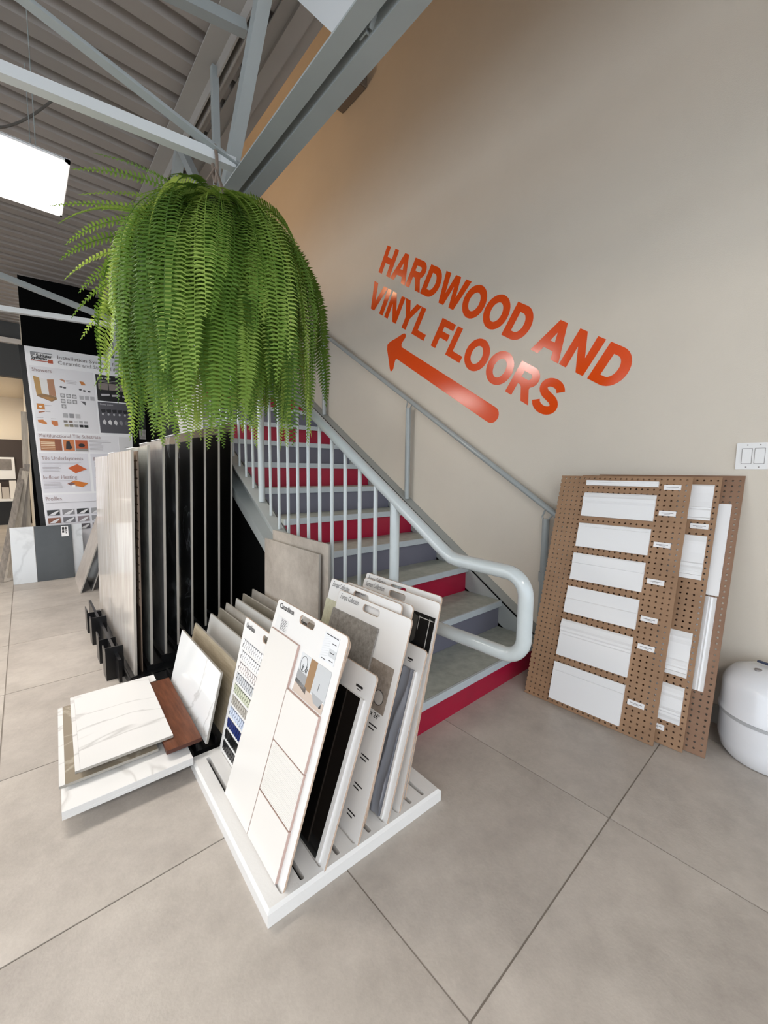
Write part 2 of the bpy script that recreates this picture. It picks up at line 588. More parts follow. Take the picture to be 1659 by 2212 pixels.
obj('bottom_bar', MB().angle((0.765, 4.524, JB - 0.01), (-3.72, 5.57, JB - 0.02), 0.042, 0.006), M_BRIDGE, b)
obj('cross_bar', MB().angle((0.765, 4.55, JB + 0.02), (-2.79, 4.58, JB + 0.80), 0.042, 0.006), M_STEEL, b)
obj('hanger_plate', MB().box(0.69, 0.745, 4.55, 4.56, 2.13, 2.5), M_STEEL, b)
obj('knee_bar', MB().bar((0.71, 4.57, 2.30), (0.60, 4.58, 2.16), 0.037, 0.037), M_STEEL, b)
cb = []
for k in range(25):
    t = k / 24
    cb.append((-0.56 + 0.83 * t, 2.7 + 0.46 * t, ZD - 0.02 - 0.46 * math.sin(math.pi * t)))
tag(obj('electrical_cable', MB().tube(cb, 0.006, 6), mat('grey cable', '#6d6964', rough=0.6)), 'thin grey cable drooping from the deck above the light panel', 'cable')

# small metal box high on the wall
d = thing('wall_box', 'taupe metal box fixed high on the wall beside the joist', 'box', (2.38, 3.22, 4.55))
obj('housing', MB().box(2.30, 2.449, 3.04, 3.40, 4.55, 4.68), mat('taupe metal', '#85796f', rough=0.5), d, bevel=0.006)
obj('cover_plate', MB().box(2.31, 2.44, 3.05, 3.39, 4.545, 4.55), mat('taupe plate', '#75695f', rough=0.5), d)

# ------------------------------------------------------------------ staircase
st = thing('staircase', 'steel staircase with crimson and slate risers and pale grey pipe railings', 'staircase', (1.76, 1.17, 0))
NS = 18
RUN, RISE = 0.28, 0.182
for n in range(NS):
    yn = 1.165 + RUN * n
    zt = 0.163 + RISE * n
    t = obj('tread', MB().box(1.2, 2.345, yn + 0.006, yn + 0.30, zt - 0.035, zt), M_TREAD, st, bevel=0.003, seg=1)
    obj('nosing', MB().box(1.2, 2.345, yn - 0.006, yn + 0.006, zt - 0.037, zt + 0.001), M_NOSE, t)
    z0 = 0.0 if n == 0 else zt - RISE
    obj('riser', MB().box(1.2, 2.345, yn + 0.018, yn + 0.026, z0, zt - 0.035), M_RED if n % 2 == 0 else M_GREY, st)


def stringer(x0, x1, c, y0, y1, web, flange_out):
    """sloped channel: web plate plus top and bottom flanges; z_top = c + 0.65 y"""
    D = 0.235
    T = 0.012
    m = MB()

    def slab(xa, xb, lo, hi):
        pts = []
        for yy in (y0, y1):
            pts.append((yy, c + 0.65 * yy + lo, c + 0.65 * yy + hi))
        vs = []
        for xx in (xa, xb):
            for yy, l, h in pts:
                vs += [(xx, yy, max(l, 0.0)), (xx, yy, max(h, 0.001))]
        if pts[0][1] < 0:
            yc = -(c + lo) / 0.65
            for k, xx in enumerate((xa, xb)):
                vs.append((xx, yc, 0.0))
            return vs, [(0, 1, 3, 2, 8), (4, 9, 6, 7, 5), (0, 4, 5, 1), (2, 3, 7, 6), (1, 5, 7, 3), (0, 8, 9, 4), (8, 2, 6, 9)]
        return vs, [(0, 1, 3, 2), (4, 6, 7, 5), (0, 4, 5, 1), (2, 3, 7, 6), (1, 5, 7, 3), (0, 2, 6, 4)]
    m.add(*slab(web - 0.004, web + 0.004, -D, 0))
    m.add(*slab(x0, x1, -T, 0.0))
    m.add(*slab(x0, x1, -D, -D + T))
    return m


obj('stringer', stringer(1.115, 1.199, -0.636, 1.19, 6.2, 1.194, -1), M_STRING, st)
obj('stringer', stringer(2.346, 2.448, -0.592, 1.17, 6.2, 2.35, 1), M_STRING, st)


def rail_z(yy):
    return 0.879 + 0.648 * (yy - 0.929)


pth = [(1.16, 6.1, rail_z(6.1)), (1.16, 0.99, rail_z(0.99)), (1.16, 0.955, rail_z(0.955) + 0.001), (1.16, 0.925, 0.881), (1.16, 0.89, 0.877)]
pth += [(1.16, 0.70, 0.874)]
for k in range(9):
    a = math.radians(90 + 90 * k / 8)
    pth.append((1.16, 0.698 + 0.07 * math.cos(a), 0.804 + 0.07 * math.sin(a)))
for k in range(9):
    a = math.radians(180 + 90 * k / 8)
    pth.append((1.16, 0.698 + 0.07 * math.cos(a), 0.668 + 0.07 * math.sin(a)))
pth += [(1.16, 1.235, 0.598)]
obj('handrail', MB().tube(pth, 0.024, 16), M_RAIL, st, smooth=True)
for yy in (1.235, 2.51, 3.785, 5.06):
    zb = max(-0.636 + 0.65 * yy - 0.005, 0.0) if yy > 1.3 else 0.0
    obj('rail_post', MB().tube([(1.16, yy, zb), (1.16, yy, rail_z(yy))], 0.021, 14), M_RAIL, st, smooth=True)
ys = [1.361 + 0.1135 * k for k in range(10)]
for base in (2.51, 3.785, 5.06):
    ys += [base + 0.126 + 0.1135 * k for k in range(10)]
for yy in ys:
    obj('baluster', MB().tube([(1.16, yy, -0.636 + 0.65 * yy - 0.003), (1.16, yy, rail_z(yy) - 0.01)], 0.0095, 8), M_RAIL, st, smooth=True)


def wr_z(yy):
    return 1.796 + 0.655 * (yy - 2.42)


obj('wall_handrail', MB().tube([(2.39, 6.1, wr_z(6.1)), (2.39, 1.05, wr_z(1.05))], 0.018, 14), M_WRAIL, st, smooth=True)
for yy in (1.19, 2.41, 3.66, 4.9):
    zb = max(-0.592 + 0.65 * yy, 0.0) - 0.003 if yy > 1.3 else 0.0
    zt = wr_z(yy) - 0.075
    pst = obj('wall_rail_post', MB().tube([(2.40, yy, zb), (2.40, yy, zt)], 0.022, 14), M_WRAIL, st, smooth=True)
    obj('bracket', MB().tube([(2.40, yy + 0.02, zt + 0.0), (2.40, yy + 0.025, zt + 0.012), (2.392, yy + 0.0, wr_z(yy) - 0.01)], 0.005, 6)
        .tube([(2.40, yy - 0.018, zt), (2.40, yy - 0.035, zt + 0.02), (2.392, yy - 0.05, wr_z(yy - 0.05) - 0.012)], 0.005, 6), M_WRAIL, pst)
    if yy < 1.3:
        obj('coupling', MB().tube([(2.40, yy, 0.52), (2.40, yy, 0.58)], 0.029, 14), M_WRAIL, pst, smooth=True)
# plain black sheet filling the space under the flight
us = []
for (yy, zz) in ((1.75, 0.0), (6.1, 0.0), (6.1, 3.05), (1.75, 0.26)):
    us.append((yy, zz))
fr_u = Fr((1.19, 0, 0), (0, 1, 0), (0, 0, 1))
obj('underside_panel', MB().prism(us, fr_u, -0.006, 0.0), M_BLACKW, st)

# ------------------------------------------------------------------ wall lettering
CAP = 0.199


def arc(cx, cy, rx, ry, a0, a1, n=12):
    return ell(cx, cy, rx, ry, n, a0, a1)


def stroke(pts, th):
    L, R = [], []
    for i, q in enumerate(pts):
        a, b2 = pts[max(i - 1, 0)], pts[min(i + 1, len(pts) - 1)]
        dx, dy = b2[0] - a[0], b2[1] - a[1]
        l = math.hypot(dx, dy)
        nx, ny = -dy / l, dx / l
        L.append((q[0] + nx * th / 2, q[1] + ny * th / 2))
        R.append((q[0] - nx * th / 2, q[1] - ny * th / 2))
    return L + R[::-1]


def fatten(loops, d):
    """push an outline outwards by d (holes get smaller)"""
    out = []
    for n_, L in enumerate(loops):
        L = [q for i, q in enumerate(L) if math.dist(q, L[i - 1]) > 1e-4]
        m_ = len(L)
        ar_ = sum(L[i][0] * L[(i + 1) % m_][1] - L[(i + 1) % m_][0] * L[i][1] for i in range(m_))
        sgn = (1 if ar_ > 0 else -1) * (1 if n_ == 0 else -1)
        res = []
        for i in range(m_):
            a, q, c = L[i - 1], L[i], L[(i + 1) % m_]
            e1 = (q[0] - a[0], q[1] - a[1])
            e2 = (c[0] - q[0], c[1] - q[1])
            l1, l2 = math.hypot(*e1), math.hypot(*e2)
            n1, n2 = (e1[1] / l1, -e1[0] / l1), (e2[1] / l2, -e2[0] / l2)
            bx, by = n1[0] + n2[0], n1[1] + n2[1]
            den = max(0.35, 1 + n1[0] * n2[0] + n1[1] * n2[1])
            res.append((q[0] + sgn * d * bx / den, q[1] + sgn * d * by / den))
        out.append(res)
    return out


GL = {  # bold grotesque capitals on a unit cap height: (advance, loops)
    'H': (1.008, [[(.10, 0), (.10, 1), (.30, 1), (.30, .61), (.70, .61), (.70, 1), (.90, 1), (.90, 0), (.70, 0), (.70, .44), (.30, .44), (.30, 0)]]),
    'A': (1.008, [[(0, 0), (.39, 1), (.61, 1), (1.0, 0), (.78, 0), (.70, .23), (.30, .23), (.22, 0)], [(.365, .40), (.50, .77), (.635, .40)]]),
    'D': (1.008, [[(.10, 0), (.10, 1)] + arc(.47, .5, .45, .5, 90, -90, 16), [(.30, .17)] + arc(.46, .5, .25, .33, -90, 90, 14) + [(.30, .83)]]),
    'R': (1.008, [[(.10, 0), (.10, 1)] + arc(.60, .715, .31, .285, 90, -62, 12) + [(.76, .36), (.99, 0), (.75, 0), (.52, .36), (.44, .42), (.30, .42), (.30, 0)],
                  [(.30, .58)] + arc(.59, .71, .115, .13, -90, 90, 8) + [(.30, .84)]]),
    'W': (1.318, [[(.25, 0), (.01, 1), (.22, 1), (.37, .31), (.55, 1), (.77, 1), (.95, .31), (1.10, 1), (1.31, 1), (1.06, 0), (.84, 0), (.66, .72), (.48, 0)]]),
    'O': (1.087, [ell(.543, .5, .482, .52, 32), ell(.543, .5, .272, .345, 28)]),
    'N': (1.008, [[(.10, 0), (.10, 1), (.30, 1), (.70, .35), (.70, 1), (.89, 1), (.89, 0), (.69, 0), (.29, .65), (.29, 0)]]),
    'V': (.932, [[(.36, 0), (.0, 1), (.22, 1), (.47, .27), (.72, 1), (.93, 1), (.575, 0)]]),
    'I': (.388, [[(.095, 0), (.095, 1), (.295, 1), (.295, 0)]]),
    'Y': (.932, [[(.365, 0), (.365, .42), (0, 1), (.235, 1), (.47, .60), (.70, 1), (.93, 1), (.565, .42), (.565, 0)]]),
    'L': (.853, [[(.10, 0), (.10, 1), (.30, 1), (.30, .17), (.82, .17), (.82, 0)]]),
    'F': (.853, [[(.10, 0), (.10, 1), (.78, 1), (.78, .83), (.30, .83), (.30, .59), (.71, .59), (.71, .42), (.30, .42), (.30, 0)]]),
    'S': (.932, [stroke(arc(.455, .715, .285, .20, 22, 90, 6) + arc(.455, .715, .285, .20, 100, 245, 10) + arc(.475, .285, .31, .205, 62, -90, 12) + arc(.475, .285, .31, .205, -100, -160, 6), .185)]),
}
fr_t = Fr((XW, 2.834, 2.941), (0, -.8365, -.548), (0, -.548, .8365))
sg = thing('wall_lettering', 'orange vinyl lettering HARDWOOD AND VINYL FLOORS with arrow on beige wall', 'wall sign', (XW, 2.2, 2.2))


def word(line, u, v, scale):
    for ch in line:
        if ch == ' ':
            u += .388 * scale
            continue
        adv, loops = GL[ch]
        L = [[(u + a * scale, v + bb * CAP) for a, bb in lp] for lp in fatten(loops, .034)]
        obj('letter', MB().prism(L, fr_t, 0.0003, 0.0012), M_ORANGE, sg)
        u += adv * scale
    return u


word('HARDWOOD AND', -0.042, 0.0, 2.425 / 12.0)
word('VINYL FLOORS', -0.030, -0.290, 2.175 / 10.4)
ar = [(0.455, -0.445), (0.52, -0.385), (0.572, -0.332), (0.595, -0.322), (0.614, -0.332), (0.617, -0.352), (0.606, -0.385), (0.604, -0.412), (0.62, -0.428)]
ar += [(1.72, -0.416)] + ell(1.735, -0.472, 0.056, 0.056, 12, 90, -90) + [(1.70, -0.529)]
ar += [(0.62, -0.532), (0.604, -0.545), (0.612, -0.585), (0.622, -0.615), (0.618, -0.640), (0.598, -0.648), (0.576, -0.632), (0.52, -0.575), (0.452, -0.512), (0.435, -0.478)]
obj('arrow', MB().prism(ar, fr_t, 0.0003, 0.0012), M_ORANGE, sg)

# light switch
sw = thing('light_switch', 'white double rocker light switch on the beige wall', 'switch', (XW, 0.27, 1.28))
fr_s = Fr((XW, 0.327, 1.223), (0, -1, 0), (0, 0, 1))
obj('plate', MB().prism(rrect(0, 0, 0.116, 0.118, 0.004), fr_s, 0.0, 0.006), M_WHITE, sw)
for u0 in (0.021, 0.064):
    obj('rocker_surround', MB().prism(rrect(u0 - 0.002, 0.024, u0 + 0.034, 0.094, 0.002), fr_s, 0.006, 0.0065), M_INKG, sw)
    obj('rocker', MB().prism(rrect(u0, 0.026, u0 + 0.032, 0.092, 0.002), fr_s, 0.0065, 0.010), M_WHITE, sw)
    for v0 in (0.010, 0.108):
        obj('screw', MB().prism(ell(u0 + 0.016, v0, 0.0028, 0.0028, 10), fr_s, 0.006, 0.0068), M_INKG, sw)


# ------------------------------------------------------------------ pegboards with moulding samples
def pegboard_mb(fr, W, H, T=0.009, p=0.0254, r=0.0046, half=True):
    m = MB()
    h = p / 2
    nu = int((W - (h if half else 0)) / p)
    nv = int(H / p)
    u_start = h if half else (W - nu * p) / 2
    v_start = (H - nv * p) / 2
    idx = {}

    def vid(u, v, w):
        k = (round(u, 5), round(v, 5), w)
        if k not in idx:
            idx[k] = len(m.v)
            m.v.append(tuple(fr.p(u, v, w)))
        return idx[k]
    oct_ = [(math.cos(math.radians(45 * k)), math.sin(math.radians(45 * k))) for k in range(8)]
    sq = [(1, 0), (1, 1), (0, 1), (-1, 1), (-1, 0), (-1, -1), (0, -1), (1, -1)]
    for jv in range(nv):
        cv = v_start + (jv + .5) * p
        cells = [(u_start + (iu + .5) * p, range(8)) for iu in range(nu)]
        if half:
            cells.append((0.0, (6, 7, 0, 1)))
        for cu, ks in cells:
            for k in ks:
                k2 = (k + 1) % 8
                A = (cu + sq[k][0] * h, cv + sq[k][1] * h)
                B = (cu + sq[k2][0] * h, cv + sq[k2][1] * h)
                C = (cu + oct_[k2][0] * r, cv + oct_[k2][1] * r)
                D = (cu + oct_[k][0] * r, cv + oct_[k][1] * r)
                m.f.append((vid(*A, 0.0), vid(*B, 0.0), vid(*C, 0.0), vid(*D, 0.0)))
                m.f.append((vid(*D, -T), vid(*C, -T), vid(*B, -T), vid(*A, -T)))
                m.f.append((vid(*D, 0.0), vid(*C, 0.0), vid(*C, -T), vid(*D, -T)))
    ue = u_start + nu * p
    v0, v1 = v_start, v_start + nv * p
    # solid margins closing the sheet out to its full size
    for (a, b2, c, d2) in ((ue, W, 0, H), (0.0 if half else 0.0, ue, 0, v0), (0.0, ue, v1, H)) + (() if half else ((0, u_start, v0, v1),)):
        if b2 - a > 1e-5 and d2 - c > 1e-5:
            m.box(a, b2, c, d2, -T, 0.0, fr)
    return m


PROF = {  # moulding profiles: (v fraction, height) from bottom to top
    'flat': [(0, .012), (1, .012)],
    'cap': [(0, .012), (.55, .012), (.6, .016), (.66, .014), (.78, .02), (.84, .016), (.94, .012), (1, .006)],
    'bead': [(0, .012), (.84, .012), (.86, .009), (.90, .012), (.97, .011), (1, .006)],
    'step': [(0, .012), (.62, .012), (.64, .016), (.95, .016), (1, .012)],
    'step2': [(0, .016), (.52, .016), (.55, .012), (1, .011)],
    'ogee': [(0, .012), (.58, .012), (.61, .016), (.66, .013), (.70, .019), (.76, .015), (.82, .021), (.88, .017), (.95, .014), (1, .007)],
    'groove': [(0, .013), (.76, .013), (.775, .010), (.79, .013), (1, .013)],
    'cas1': [(0, .008), (.05, .012), (.06, .018), (.26, .022), (.30, .016), (.34, .019), (.36, .014), (.5, .010), (.75, .009), (.95, .013), (1, .006)],
    'cas2': [(0, .010), (.09, .014), (.10, .020), (.17, .020), (.18, .015), (.24, .022), (.29, .016), (.35, .020), (.38, .013), (.6, .009), (.8, .011), (.86, .015), (1, .007)],
    'cas3': [(0, .009), (.08, .014), (.10, .021), (.18, .021), (.20, .014), (.24, .017), (.28, .013), (.33, .016), (.36, .010), (.72, .010), (.80, .015), (.86, .012), (.90, .018), (1, .008)],
    'cas4': [(0, .010), (.08, .013), (.16, .019), (.22, .014), (.25, .020), (.30, .016), (.33, .022), (.37, .014), (.5, .008), (.66, .010), (.74, .017), (.80, .013), (.92, .020), (1, .008)],
}


def moulding(fr, u0, u1, v0, v1, prof, vertical=False):
    m = MB()
    P = PROF[prof] if isinstance(prof, str) else prof
    n = len(P)
    vs = []
    for e in (0, 1):
        for f, h in P:
            if vertical:
                vs.append(fr.p(u0 + (u1 - u0) * f, (v0, v1)[e], h))
            else:
                vs.append(fr.p((u0, u1)[e], v0 + (v1 - v0) * f, h))
        for f in (1, 0):
            if vertical:
                vs.append(fr.p(u0 + (u1 - u0) * f, (v0, v1)[e], 0.0005))
            else:
                vs.append(fr.p((u0, u1)[e], v0 + (v1 - v0) * f, 0.0005))
    k = n + 2
    fs = [(i, i + 1, k + i + 1, k + i) for i in range(k - 1)] + [(k - 1, 0, k, 2 * k - 1)]
    if not vertical:
        fs = [f[::-1] for f in fs]
    m.add(vs, fs + [tuple(range(k)), tuple(range(k, 2 * k))[::-1]])
    return m


M_MOULD = mat('primed white moulding', '#e9e9e9', rough=0.45)


def card(fr, u0, v1, parent, wd=0.068, ht=0.024):
    c = obj('price_card', MB().box(u0, u0 + wd, v1 - ht, v1, 0.0003, 0.0014, fr), M_PAPER, parent)
    ln = MB()
    ln.box(u0 + 0.010, u0 + wd - 0.010, v1 - 0.012, v1 - 0.0095, 0.0015, 0.0017, fr)
    ln.box(u0 + 0.022, u0 + wd - 0.022, v1 - 0.0165, v1 - 0.0148, 0.0015, 0.0017, fr)
    obj('print', ln, M_INKG, c)


f1 = Fr((1.987, 1.058, 0.002), (.018, -.593, 0), (.31, 0, 1.177))
f2 = Fr((2.035, .971, 0.002), (.018, -.61, 0), (.33, 0, 1.18))
f3 = Fr((2.066, .902, 0.002), (.018, -.61, 0), (.352, 0, 1.187))
pb = thing('pegboard', 'front brown pegboard with seven white baseboard samples, leaning on wall', 'pegboard', tuple(f1.p(.3, 0)), 'moulding sample pegboards')
obj('board', pegboard_mb(f1, .603, 1.222), M_PEG, pb)
for (v1, v0, pr) in ((1.196, 1.169, 'step'), (1.129, 1.0, 'cap'), (.962, .833, 'bead'), (.797, .655, 'step'), (.618, .478, 'step2'), (.440, .252, 'ogee'), (.216, .027, 'groove')):
    uo = 0.134 + 0.008 * v0
    obj('moulding_sample', moulding(f1, uo, uo + .332, v0, v1, pr), M_MOULD, pb)
for (u, v) in ((.497, 1.183), (.492, 1.056), (.490, .904), (.487, .727), (.484, .549), (.489, .420), (.483, .160)):
    card(f1, u, v, pb)
pb = thing('pegboard', 'middle brown pegboard with four short white crown samples, leaning behind the front one', 'pegboard', tuple(f2.p(.3, 0)), 'moulding sample pegboards')
obj('board', pegboard_mb(f2, .612, 1.230, half=False), M_PEG, pb)
for (v1, v0, pr) in ((1.191, 1.023, 'cas1'), (.949, .748, 'cas2'), (.508, .310, 'cas3'), (.267, .106, 'cas4')):
    obj('moulding_sample', moulding(f2, .455, .590, v0, v1, pr), M_MOULD, pb)
card(f2, .521, 1.006, pb)
card(f2, .470, .082, pb)
pb = thing('pegboard', 'rearmost brown pegboard with two long upright white casings, touching the wall', 'pegboard', tuple(f3.p(.3, 0)), 'moulding sample pegboards')
obj('board', pegboard_mb(f3, .616, 1.242, half=False), M_PEGD, pb)
VC = [(0, .012), (.18, .014), (.21, .009), (.26, .013), (1, .014)]
VC2 = [(0, .016), (.30, .012), (.55, .018), (.62, .010), (.70, .017), (.80, .012), (1, .016)]
obj('moulding_sample', moulding(f3, .525, .584, .684, 1.104, VC, True), M_MOULD, pb)
obj('moulding_sample', moulding(f3, .520, .580, .264, .677, VC2, True), M_MOULD, pb)

# ------------------------------------------------------------------ white pressure tank
tk = thing('pressure_tank', 'white domed pressure tank with grey seam band on the floor at right', 'tank', (2.285, 0.135, 0))
TC = (2.278, 0.118, 0.0)
R = 0.162
M_TANK = mat('white enamel', '#eceef2', rough=0.2, coat=0.4, var=0.03, scale=6)
obj('lower_shell', MB().lathe([(0.10, 0.0), (0.13, 0.004), (0.15, 0.03), (R, 0.08), (R, 0.185)], TC, 56), M_TANK, tk, smooth=True)
obj('seam_band', MB().lathe([(R - 0.001, 0.185), (R + 0.003, 0.186), (R + 0.003, 0.199), (R - 0.001, 0.200)], TC, 56), mat('grey band', '#b3b5b8', rough=0.4), tk)
obj('upper_shell', MB().lathe([(R + 0.001, 0.200), (R + 0.006, 0.202), (R + 0.006, 0.212), (R, 0.226), (R - 0.002, 0.32), (R - 0.012, 0.345), (0.13, 0.372), (0.085, 0.390), (0.04, 0.398), (0.005, 0.400)], TC, 56), M_TANK, tk, smooth=True)
obj('valve_port', MB().lathe([(0.012, 0.396), (0.012, 0.4005)], (TC[0] - 0.05, TC[1] + 0.045, -0.003), 16), M_INKG, tk)
obj('valve_handle', MB().bar((TC[0] + 0.01, TC[1] + 0.055, 0.412), (TC[0] - 0.005, TC[1] - 0.03, 0.408), 0.016, 0.008), mat('navy plastic', '#27324e', rough=0.4), tk, bevel=0.003)
obj('valve_stem', MB().tube([(TC[0], TC[1], 0.395), (TC[0], TC[1], 0.409)], 0.008, 10), M_INKG, tk)

# ------------------------------------------------------------------ white slotted sample stand
SX = Vector((1, -.035, 0)).normalized()
SY = Vector((.035, 1, 0)).normalized()
fs_ = Fr((.41, .90, 0), SX, SY)
SW, SD, SH = .664, .745, .045
stand = thing('sample_stand', 'low white wooden stand with slots that holds upright sample boards', 'stand', tuple(fs_.p(SW / 2, SD / 2)))
ins = .008
loops = [[(ins, ins), (SW - ins, ins), (SW - ins, SD - ins), (ins, SD - ins)]]
SLX = [.054 + .06 * k for k in range(10)]
for x in SLX:
    loops.append(rrect(x - .007, .022, x + .007, .70, .0065, 3))
m = MB().prism(loops, fs_, .020, SH)
o0, o1 = [(0, 0), (SW, 0), (SW, SD), (0, SD)], loops[0]
vs = [fs_.p(a, b, 0) for a, b in o0] + [fs_.p(a, b, SH - ins) for a, b in o0] + [fs_.p(a, b, SH) for a, b in o1]
sf = []
for L in (0, 4):
    for k in range(4):
        sf.append((L + k, L + (k + 1) % 4, L + 4 + (k + 1) % 4, L + 4 + k))
m.add(vs, sf)
obj('slotted_top', m, M_WOODW, stand)
obj('core', MB().box(.004, SW - .004, .004, SD - .004, .001, .020, fs_), M_BLACK, stand)


def bfr(k, ytop, lean, dx=0.0):
    """frame of a board standing in slot k; u runs from its far edge to its near edge"""
    q = fs_.p(SLX[k] + dx, (ytop - .90) - 0.0, SH)
    return Fr(q, -SY, SX * lean + Vector((0, 0, 1)))


M_BROWN = mat('raw board edge', '#bda794', rough=0.8)


def sample_board(name, label, fr, u0, u1, H, hole=None, T=.006, r=.014, group='sample boards in the white stand'):
    t = thing(name, label, 'sample board', tuple(fr.p((u0 + u1) / 2, 0)), group)
    out = rrect(u0, -.020, u1, H, r, 5)
    loops = [out] + ([rrect(*hole, .0118, 6)] if hole else [])
    obj('core', MB().prism(loops, fr, -T, -.0006), M_BROWN, t)
    loops2 = [rrect(u0 + .0012, -.0195, u1 - .0012, H - .0012, r, 5)] + ([rrect(hole[0] - .001, hole[1] - .001, hole[2] + .001, hole[3] + .001, .0125, 6)] if hole else [])
    obj('face', MB().prism(loops2, fr, -.0006, 0.0), M_WHITE, t)
    return t


def swatch(t, fr, u0, v0, u1, v1, m, th=.006, name='tile_sample', body=None):
    if body:
        s_ = obj(name, MB().box(u0, u1, v0, v1, .0002, th - .0012, fr), body, t)
        obj('glaze', MB().box(u0 + .0006, u1 - .0006, v0 + .0006, v1 - .0006, th - .0012, th, fr), m, s_)
        return s_
    return obj(name, MB().box(u0, u1, v0, v1, .0002, th, fr), m, t)


def printed(t, fr, poly, m, w=.0010, name='print'):
    return obj(name, MB().prism(poly, fr, .0002, w), m, t)


def rc(u0, v0, u1, v1):
    return [(u0, v0), (u1, v0), (u1, v1), (u0, v1)]


def lines(fr, u0, v1, n, wd, pitch, th=.0016, w=.0012, jit=0.25):
    m = MB()
    for k in range(n):
        ww = wd * (1 - jit * random.random())
        m.box(u0, u0 + ww, v1 - k * pitch - th, v1 - k * pitch, w, w + .0002, fr)
    return m


# --- second board behind the front one, seen through its handle
fb = bfr(1, 1.506, .407, .006)
t = sample_board('sample_board', 'white Canadiana board hidden behind the front plank board, one corner showing', fb, 0, .466, .636, (.19, .597, .285, .623))
obj('brand_print', text_mb('Canadiana', fb, .085, .603, .026, bold=.012, width=.105), M_INK, t)
# --- front board with white plank tile
fb = bfr(0, 1.40, .325)
t = sample_board('sample_board', 'frontmost white Canadiana board with long white plank tile and bathroom photo', fb, .012, .478, .702, (.193, .663, .290, .690))
obj('brand_print', text_mb('Canadiana', fb, .036, .674, .026, bold=.012, width=.112), M_INK, t)
swatch(t, fb, .031, .000, .240, .598, M_TILEW, .010, body=M_PINKB)
swatch(t, fb, .2435, .298, .445, .458, M_TILEW, .010, body=M_PINKB)
rb = swatch(t, fb, .2435, .142, .445, .294, M_TILEW, .0090, body=M_PINKB)
rm = MB()
for k in range(30):
    v = .143 + k * .005
    rm.box(.2441, .4444, v, v + .0036, .0090, .0096 + .0003 * (k % 3 == 0), fb)
obj('ribbed_glaze', rm, M_TILEW, rb)
swatch(t, fb, .2435, .000, .445, .138, M_TILEW, .010, body=M_PINKB)
s_ = printed(t, fb, rc(.040, .603, .128, .646), mat('sticker grey', '#dcdcdb', rough=0.6), name='sticker')
obj('print', lines(fb, .078, .642, 8, .046, .0048, .0014), M_INK, s_)
s_ = printed(t, fb, rc(.360, .602, .441, .684), mat('swatch card', '#dfe1e3', rough=0.6), name='info_card')
printed(t, fb, rc(.402, .622, .441, .644), mat('card grey', '#c6c9cb', rough=0.6), .0013)
hm = MB()
for k in range(9):
    hm.prism([(.362, .612 + k * .0072), (.364, .612 + k * .0072), (.398, .620 + k * .0072), (.398, .6215 + k * .0072)], fb, .0010, .0013)
obj('hatching', hm, mat('card hatch', '#cdd0d2', rough=0.6), s_)
obj('print', lines(fb, .366, .681, 1, .070, .01, .0022), M_INK, s_)
m = MB()
for (u, v) in ((.410, .660), (.408, .633), (.372, .606), (.412, .611)):
    m.box(u, u + .022, v, v + .002, .0014, .0016, fb)
obj('print', m, M_INK, s_)
ph = printed(t, fb, rc(.264, .462, .443, .586), mat('photo wall', '#d4d7d9', rough=0.35), .0009, 'photo')
for poly, c in ((rc(.264, .462, .443, .492), '#c9b9ac'), ([(.264, .492), (.264, .532), (.325, .528), (.325, .492)], '#9a9b9c'),
                ([(.264, .519), (.264, .535), (.327, .531), (.327, .516)], '#c5c7c8'),
                ([(.325, .488), (.325, .586), (.364, .586), (.362, .480)], '#9a7a58'), ([(.333, .50), (.333, .55), (.345, .55), (.345, .50)], '#6e5338'),
                ([(.364, .495), (.364, .586), (.443, .586), (.443, .495)], '#c2c5c7'), ([(.264, .492), (.264, .505), (.335, .497), (.338, .478), (.30, .486)], '#6d6a68'),
                ([(.362, .520), (.443, .520), (.440, .488), (.420, .472), (.390, .474), (.368, .496)], '#eceded'),
                ([(.368, .500), (.437, .497), (.420, .474), (.390, .475)], '#a6a8aa'), ([(.418, .493), (.430, .489), (.432, .476), (.422, .472)], '#2c2c2d'),
                ([(.262, .462), (.262, .47), (.30, .468), (.285, .462)], '#8d8782')):
    printed(ph, fb, poly, mat('photo ' + c, c, rough=0.35), .0010 + .00001 * random.randint(1, 30))
ring = [ell(.290, .556, .020, .024, 22), ell(.290, .556, .0185, .0225, 22)]
obj('print', MB().prism(ring, fb, .0012, .0014), M_INK, ph)
m = MB()
for (u, v, h) in ((.285, .533, .02), (.289, .535, .014), (.310, .533, .022), (.315, .533, .016), (.307, .535, .013), (.396, .512, .022)):
    m.prism([(u, v), (u + .0015, v), (u + .004, v + h), (u + .001, v + h)], fb, .0013, .0015)
obj('print', m, M_INK, ph)

